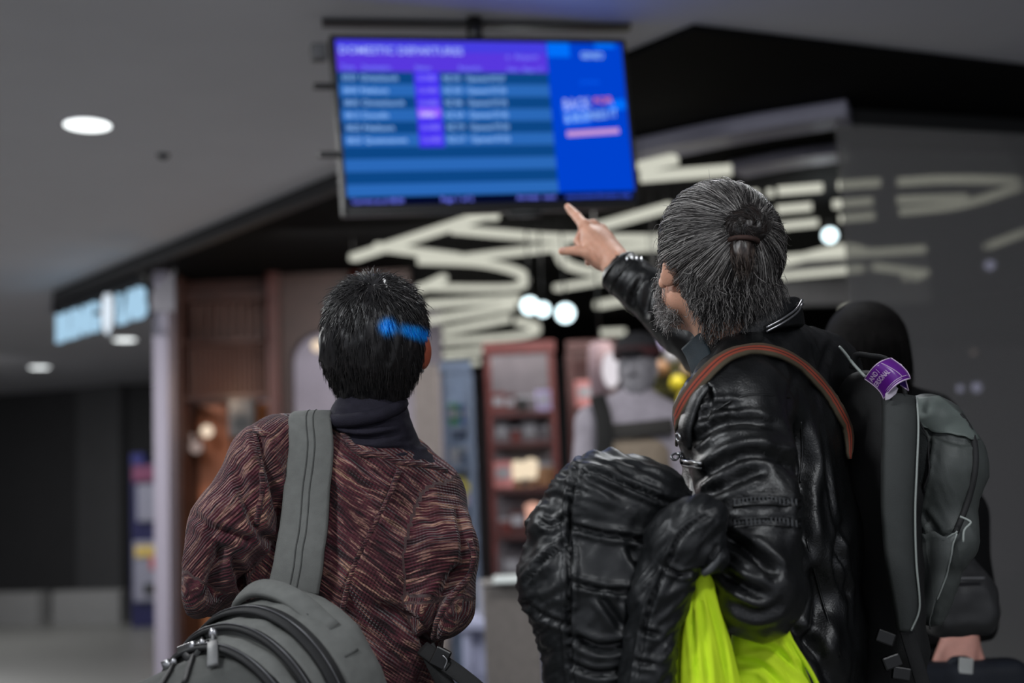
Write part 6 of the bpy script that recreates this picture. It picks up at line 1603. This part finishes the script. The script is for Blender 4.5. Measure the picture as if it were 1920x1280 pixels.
# ------------------------------------------------------------------ purple luggage tag wrapped on the grab loop
tgm = bpy.data.materials.new('purple_tag_film'); tgm.use_nodes = True
b = tgm.node_tree.nodes['Principled BSDF']; b.inputs['Base Color'].default_value = lin(98, 30, 136) + (1,); b.inputs['Roughness'].default_value = .3
m_tw = mat('tag_white_print', lin(214, 190, 220), .45, var=0)
lt = empty('luggage_tag', P(1660, 710, 2.14), 'purple luggage tag with white lettering wrapped around the backpack loop', 'tag')
# curved sheet: u runs along the loop (lower left to upper right edge), v around the bend
U0 = A(P(1622, 712, 2.13)); U1 = A(P(1672, 676, 2.12)); Wd = A(P(1656, 748, 2.115)) - U0
ns_ = np.cross(U1 - U0, Wd); ns_ /= np.linalg.norm(ns_); ns_ = ns_ if ns_[1] < 0 else -ns_
def tagp(u, v, off=0.0):
    b0 = U0 * (1 - u) + U1 * u; a = v * 1.15
    return b0 + Wd * (math.sin(a) / math.sin(1.15)) * 1.0 + ns_ * (.030 * math.sin(min(1, u) * math.pi * .9) + .012 * math.cos(a * 1.1) - .006 + off) + (U1 - U0) * .08 * math.sin(v * 3)
nu, nv_ = 16, 14
V = [tagp(i / (nu - 1), j / (nv_ - 1)) for i in range(nu) for j in range(nv_)]
Fq = [(i * nv_ + j, i * nv_ + j + 1, (i + 1) * nv_ + j + 1, (i + 1) * nv_ + j) for i in range(nu - 1) for j in range(nv_ - 1)]
tg_ = mesh_obj('tag_sheet', V, Fq, tgm, lt); sm = tg_.modifiers.new('thickness', 'SOLIDIFY'); sm.thickness = .0012; sm.offset = 0
def tline(u0, v0, u1, v1, r, nm='printed_line', n=12):
    return mesh_obj(nm, *tube([tagp(u0 + (u1 - u0) * t, v0 + (v1 - v0) * t, .0008) for t in np.linspace(0, 1, n)], r, seg=5), m_tw, lt)
tline(0, 0, 1, 0, .0010, 'tag_edge'); tline(0, 0, 0, 1, .0010, 'tag_edge'); tline(.0, 1, 1, 1, .0014, 'tag_edge'); tline(1, 0, 1, 1, .0010, 'tag_edge')
tline(.15, .80, .95, .80, .0006); tline(.15, .88, .75, .88, .0006); tline(.62, .05, .78, .8, .0006)
def tag_text(s, u0, v0, hgt, wd):
    cu = bpy.data.curves.new('t', 'FONT'); cu.body = s; cu.size = 1; cu.offset = .014; cu.resolution_u = 3
    to = bpy.data.objects.new('t', cu); COL.objects.link(to); bpy.context.view_layer.update()
    me = bpy.data.meshes.new_from_object(to.evaluated_get(bpy.context.evaluated_depsgraph_get())); bpy.data.objects.remove(to)
    bmx = bmesh.new(); bmx.from_mesh(me); bmesh.ops.subdivide_edges(bmx, edges=bmx.edges, cuts=1); bmx.to_mesh(me); bmx.free()
    co = np.zeros(len(me.vertices) * 3, dtype=np.float32); me.vertices.foreach_get('co', co); co = co.reshape(-1, 3); lo, hi = co.min(0), co.max(0)
    out = [tagp(u0 + wd * (p[0] - lo[0]) / (hi[0] - lo[0]), v0 - hgt * p[1] / .73, .0016) for p in co]
    me.vertices.foreach_set('co', np.array(out, dtype=np.float32).ravel()); me.materials.clear(); me.materials.append(m_tw); me.update(); me.name = 'lettering'
    link(bpy.data.objects.new('lettering', me), lt)
tag_text('AND /', .04, .24, .16, .34); tag_text('ERSONAL', .02, .46, .17, .54)
# second leaf of the tag, folded over to the right, and pale sticky end
q0, q1, q2, q3 = A(P(1672, 674, 2.125)), A(P(1690, 684, 2.11)), A(P(1703, 732, 2.11)), A(P(1688, 722, 2.12))
def leaf(name, pts, m, n_=(0, -1, 0)):
    V = np.array(pts + [p + A((0, .0014, 0)) for p in pts]); k = len(pts)
    Fq = [tuple(range(k)), tuple(range(k, 2 * k))[::-1]] + [(i, k + i, k + (i + 1) % k, (i + 1) % k) for i in range(k)]
    return mesh_obj(name, V, Fq, m, lt, smooth=False)
leaf('folded_leaf', [q0, q1, q2, q3], mat('violet_tag_film', lin(74, 40, 130), .35, var=.1))
for a, b_ in ((q0, q1), (q1, q2), (q2, q3)): mesh_obj('tag_edge', *tube([a + [0, -.001, 0], b_ + [0, -.001, 0]], .0010, seg=5), m_tw, lt)
leaf('highlight_strip', [A(P(1673, 678, 2.10)), A(P(1677, 680, 2.10)), A(P(1689, 704, 2.10)), A(P(1686, 704, 2.10))], mat('pink_white_film', lin(220, 170, 226), .3, var=0))
leaf('sticky_end', [A(P(1660, 738, 2.10)), A(P(1678, 722, 2.10)), A(P(1684, 728, 2.10)), A(P(1680, 738, 2.10)), A(P(1668, 748, 2.10)), A(P(1660, 750, 2.10))], mat('pale_sticker', lin(176, 168, 180), .6, var=0))

# ------------------------------------------------------------------ third traveller beyond the backpack
tp_ = empty('person', Vector((P(1690, 1100, 3.2).x, 3.2, 0)), 'person with dark bobbed hair and black coat half hidden behind the backpack', 'person')
m_coat = mat('matt_black_coat', lin(10, 10, 11), .85, var=.1, scale=20, bump=.3, bscale=300, spec=.2)
h3 = P(1614, 668, 3.2); hp3, hf3, hq3 = head_prims(h3, (-.55, .8, .1), (0, -.1, 1), 1.0)
nk3 = [Prim('cone', hq3(0, -.02, -.05), P(1650, 790, 3.22), .052, .06, k=.03)]
coat = [Prim('ecap', P(1668, 830, 3.22), P(1680, 1000, 3.22), (.17, .11), (.19, .13), (1, 0, 0), k=.06), Prim('ecap', P(1680, 1000, 3.22), P(1722, 1178, 3.22), (.19, .13), (.185, .15), (1, 0, 0), k=.06),
        Prim('cone', P(1655, 742, 3.22), P(1748, 775, 3.2), .055, .055, k=.05), Prim('cone', P(1650, 760, 3.22), P(1590, 800, 3.24), .05, .055, k=.05),
        Prim('cone', P(1752, 800, 3.2), P(1800, 960, 3.16), .06, .058, k=.03), Prim('cone', P(1800, 960, 3.16), P(1818, 1140, 3.08), .062, .07, k=.03), Prim('cone', P(1760, 1000, 3.22), P(1836, 1170, 3.24), .05, .035, k=.03)]
cut = P(1800, 1198, 3.2).z
coatp = coat + [Prim('box', (P(1720, 1000, 3.2).x, 3.2, cut + .5), (.5, .5, .5), (A((1, 0, 0)), A((0, 1, 0)), A((0, 0, 1))), .01, k=.01, op='i')]
V, Q = sculpt(coatp, A(P(1480, 1260, 3.22)) - [0, .3, 0], A(P(1960, 680, 3.22)) + [0, .3, 0], .011)
N_ = normals(V, Q); V = V + N_ * (fbm(V * 6, 2) * .008)[:, None]
mesh_obj('coat', V, Q, m_coat, tp_)
Vh, Qh = sculpt(hp3 + nk3, hq3(0, 0, 0) - .2, hq3(0, 0, 0) + .18, .005)
Vb, Qb = sculpt([q.shrink(.03) for q in coat] + nk3, A(P(1480, 1230, 3.22)) - [0, .3, 0], A(P(1960, 680, 3.22)) + [0, .3, 0], .014)
hw = P(1806, 1172, 3.06); hd = A(P(1790, 1240, 3.05)) - A(hw)
h3m = hand_simple(hw, hd, (.3, 1, 0), 1.12, thumb=-1, curl=.8)
Vj, Fj = joined((Vb, Qb), (Vh, Qh), h3m); mesh_obj('body', Vj, np.array(Fj, dtype=np.int32), skin_mat('skin_rose', lin(206, 150, 136), 0), tp_)
s3 = [Prim('ell', hq3(0, -.018, .034), (.094, .108, .106), hf3, k=.02), Prim('ecap', hq3(0, -.03, 0), hq3(.01, -.03, -.12), (.096, .075), (.105, .07), hf3[0], k=.03), Prim('ell', hq3(0, .14, -.04), (.085, .12, .12), hf3, k=.02, op='s')]
Vs, Qs = sculpt(s3, hq3(0, 0, 0) - .24, hq3(0, 0, 0) + .22, .007); Ns = normals(Vs, Qs)
hm3 = hair_mat('black_bob_hair', [(0, lin(7, 6, 6)), (1, lin(20, 17, 16))], .75)
hh = mesh_obj('hair', Vs, Qs, hm3, tp_, attrs={'rnd': rng.random(len(Vs))})
idx = rng.integers(0, len(Vs), 3000); nI = Ns[idx]
def st7(p, d, t): return d * .5 + A((0, 0, -1)) + nI * .05
Vt, Qt, rn, tt = strands(Vs[idx], nI * .2 + A((0, 0, -1)), .05 + .03 * rng.random(3000), 4, st7, .0012, .0005)
tag(mesh_obj('bob_strands', Vt, Qt, hm3, hh, attrs={'rnd': rn}), kind='stuff')
legs(tp_, P(1665, 1190, 3.2), P(1745, 1190, 3.24), Vector((P(1665, 1190, 3.2).x, 3.2, 0)), Vector((P(1748, 1190, 3.24).x, 3.26, 0)), Vector((-.5, .85, 0)), mat('black_trousers', lin(14, 15, 18), .8), .7, r_hip=.085, r_knee=.062, r_hem=.055)
# what the third traveller carries
cb = empty('dark_tote', P(1800, 1260, 3.05), 'navy and black tote with a white tab held at the coat hem', 'bag')
V, Q = sculpt([Prim('box', P(1815, 1345, 3.05), (.14, .05, .13), (A((1, 0, 0)), A((0, 1, 0)), A((0, 0, 1))), .03, k=.01)], A(P(1815, 1345, 3.05)) - .2, A(P(1815, 1345, 3.05)) + .2, .008)
mesh_obj('tote_body', V, Q, mat('navy_bag_cloth', lin(16, 22, 34), .7), cb)
for dx in (-.0,):
    mesh_obj('handle', *tube([P(1776, 1300, 3.03), P(1780, 1250, 3.03), P(1795, 1238, 3.03), P(1822, 1246, 3.03), P(1850, 1300, 3.03)], .011, n=24, seg=8), mat('navy_bag_cloth', (0, 0, 0)), cb)
bm_obj('white_tab', box(P(1811, 1248, 3.005), (.032, .01, .036), rot=Matrix.Rotation(.15, 3, 'Y'), bev=.003), mat('white_tab', lin(170, 172, 170), .6), cb)
# large dark leather bag at the hip, behind the backpack
lb = empty('hip_bag', P(1800, 1090, 2.75), 'dark grey rounded bag hanging between the backpack and the black coat', 'bag')
fbx = (A((1, .1, 0)), A((-.1, 1, 0)), A((0, 0, 1)))
V, Q = sculpt([Prim('box', P(1790, 1135, 2.78), (.076, .07, .060), fbx, .035, k=.01), Prim('cone', P(1760, 1020, 2.78), P(1800, 1090, 2.78), .05, .05, k=.03)], A(P(1790, 1110, 2.78)) - .19, A(P(1790, 1110, 2.78)) + .19, .006)
N_ = normals(V, Q); V = V + N_ * (fbm(V * 14, 2) * .006)[:, None]
mesh_obj('bag_body', V, Q, mat('graphite_leather', lin(42, 42, 43), .5, var=.1, scale=15), lb)
mesh_obj('bag_flap_edge', *tube([P(1742, 1098, 2.70), P(1790, 1086, 2.695), P(1846, 1084, 2.70)], .004, n=20, seg=6), mat('mid_grey_plastic', (0, 0, 0)), lb)
mesh_obj('bag_strap', *tube([P(1765, 1080, 2.76), P(1740, 950, 2.78), P(1715, 820, 2.85), P(1700, 762, 2.95), P(1690, 770, 3.15)], .011, n=30, seg=8, flat=.35), m_zip, lb)
# ------------------------------------------------------------------ mannequin with a dark cap at the shop entrance
D5 = 5.9
mq = empty('mannequin', Vector((P(1195, 1200, D5).x, D5, 0)), 'grey mannequin in a dark cap, pale shirt and beige apron behind the puffer coat', 'mannequin')
h5 = P(1196, 690, D5); hp5, hf5, hq5 = head_prims(h5, (-.35, -.9, 0), (0, 0, 1), 1.12)
m_mq = mat('grey_mannequin_skin', lin(130, 128, 134), .6)
m_ps = mat('pale_grey_shirt', lin(158, 152, 162), .8); m_bg = mat('beige_apron_cloth', lin(142, 128, 112), .85)
sh_ = [Prim('ecap', P(1190, 800, D5), P(1190, 1000, D5), (.20, .12), (.18, .12), (1, 0, 0), k=.08), Prim('ecap', P(1190, 1000, D5), P(1190, 1120, D5), (.18, .12), (.19, .13), (1, 0, 0), k=.06),
       Prim('cone', P(1195, 745, D5), P(1262, 790, D5), .06, .075, k=.06), Prim('cone', P(1195, 745, D5), P(1112, 790, D5), .06, .075, k=.06), Prim('cone', P(1266, 795, D5), P(1296, 930, D5), .072, .055, k=.03), Prim('cone', P(1108, 795, D5), P(1090, 930, D5), .072, .055, k=.03),
       Prim('cone', P(1296, 930, D5), P(1285, 1040, D5 - .1), .05, .04, k=.02), Prim('cone', P(1090, 930, D5), P(1100, 1040, D5 - .1), .05, .04, k=.02)]
V, Q = sculpt(sh_, (P(1040, 900, D5).x, D5 - .35, P(1190, 1150, D5).z), (P(1350, 900, D5).x, D5 + .35, P(1190, 690, D5).z), .014); mesh_obj('shirt', V, Q, m_ps, mq)
ap = [Prim('ecap', P(1192, 850, D5 - .02), P(1190, 1170, D5 - .02), (.165, .125), (.2, .14), (1, 0, 0), k=.03)]
V, Q = sculpt(ap, (P(1040, 900, D5).x, D5 - .35, P(1190, 1250, D5).z), (P(1350, 900, D5).x, D5 + .1, P(1190, 760, D5).z), .014); mesh_obj('apron', V, Q, m_bg, mq)
mesh_obj('chest_band', *sweep([P(1118, 812, D5 - .13), P(1190, 806, D5 - .16), P(1262, 798, D5 - .12)], .07, .012, normals=[(0, -1, 0)], n=16), mat('dark_strap_cloth', lin(52, 50, 48), .8), mq)
mesh_obj('crossbody_strap', *sweep([P(1120, 742, D5 - .10), P(1134, 800, D5 - .16), P(1130, 880, D5 - .17), P(1126, 980, D5 - .16)], .075, .012, normals=[(0, -1, 0)], n=16), mat('black_cloth', lin(18, 18, 18), .8), mq)
Vh, Qh = sculpt(hp5 + [Prim('cone', hq5(0, -.02, -.05), P(1196, 770, D5), .06, .065, k=.03)], hq5(0, 0, 0) - .24, hq5(0, 0, 0) + .2, .008)
Vb, Qb = sculpt([q.shrink(.02) for q in sh_], (P(1040, 900, D5).x, D5 - .35, P(1190, 1150, D5).z), (P(1350, 900, D5).x, D5 + .35, P(1190, 700, D5).z), .02)
h5a = hand_simple(P(1285, 1040, D5 - .1), (0, -.1, -1), (0, 1, 0)); h5b = hand_simple(P(1100, 1040, D5 - .1), (0, -.1, -1), (0, 1, 0), thumb=-1)
Vj, Fj = joined((Vh, Qh), (Vb, Qb), h5a, h5b); mesh_obj('body', Vj, np.array(Fj, dtype=np.int32), m_mq, mq)
V, Q = sculpt([Prim('ell', hq5(0, -.01, .085), (.105, .118, .075), hf5, k=.02), Prim('ell', hq5(0, .12, .055), (.07, .075, .012), hf5, k=.01)], hq5(0, 0, 0) - .26, hq5(0, 0, 0) + .26, .008); cp_ = mesh_obj('cap', V, Q, mat('charcoal_cap', lin(34, 34, 38), .8), mq)
Vr, Fr = sweep([A(hq5(0, 0, .06)) + 0.001 + hf5[0] * .108 * math.cos(t) + hf5[1] * .119 * math.sin(t) for t in np.linspace(0, 2 * math.pi, 40)], .045, .006, normals=[hf5[0] * math.cos(t) + hf5[1] * math.sin(t) for t in np.linspace(0, 2 * math.pi, 40)])
mesh_obj('cap_band', Vr, Fr, mat('maroon_band', lin(58, 22, 26), .8), cp_)
legs(mq, P(1160, 1120, D5), P(1222, 1120, D5), Vector((P(1160, 1120, D5).x, D5, 0)), Vector((P(1222, 1120, D5).x, D5, 0)), Vector((0, -1, 0)), mat('beige_trousers', lin(120, 108, 96), .85), .8)
# white folded paper on the plinth behind the puffer coat
a, b_ = P(925, 1082, 5.95), P(1030, 1082, 5.95)
t = empty('folded_paper', a, 'white folded paper lying on the taupe display plinth', 'paper')
V = [A(a) + [0, -.15, .012], A(b_) + [0, -.15, .012], A(b_) + [0, .1, .02], A(a) + [0, .1, .02]]
V = np.array([[v[0], v[1], z] for v, z in zip(V, (P(960, 1092, 5.9).z + .006,) * 4)])
V = np.vstack([V, V + [0, 0, .004]]); mesh_obj('paper_sheet', V, [(3, 2, 1, 0), (4, 5, 6, 7), (0, 1, 5, 4), (1, 2, 6, 5), (2, 3, 7, 6), (3, 0, 4, 7)], mat('paper_white', lin(214, 222, 222), .6), t, smooth=False)
V2 = np.array([V[4] + [.0, .02, 0], V[5] + [0, .02, .0], V[6] + [0, 0, .018], V[7] + [0, 0, .018]]); V2 = np.vstack([V2, V2 + [0, .004, .0]])
mesh_obj('raised_flap', V2, [(0, 1, 2, 3), (7, 6, 5, 4), (0, 4, 5, 1), (1, 5, 6, 2), (2, 6, 7, 3), (3, 7, 4, 0)], mat('paper_white', (0, 0, 0)), t, smooth=False)
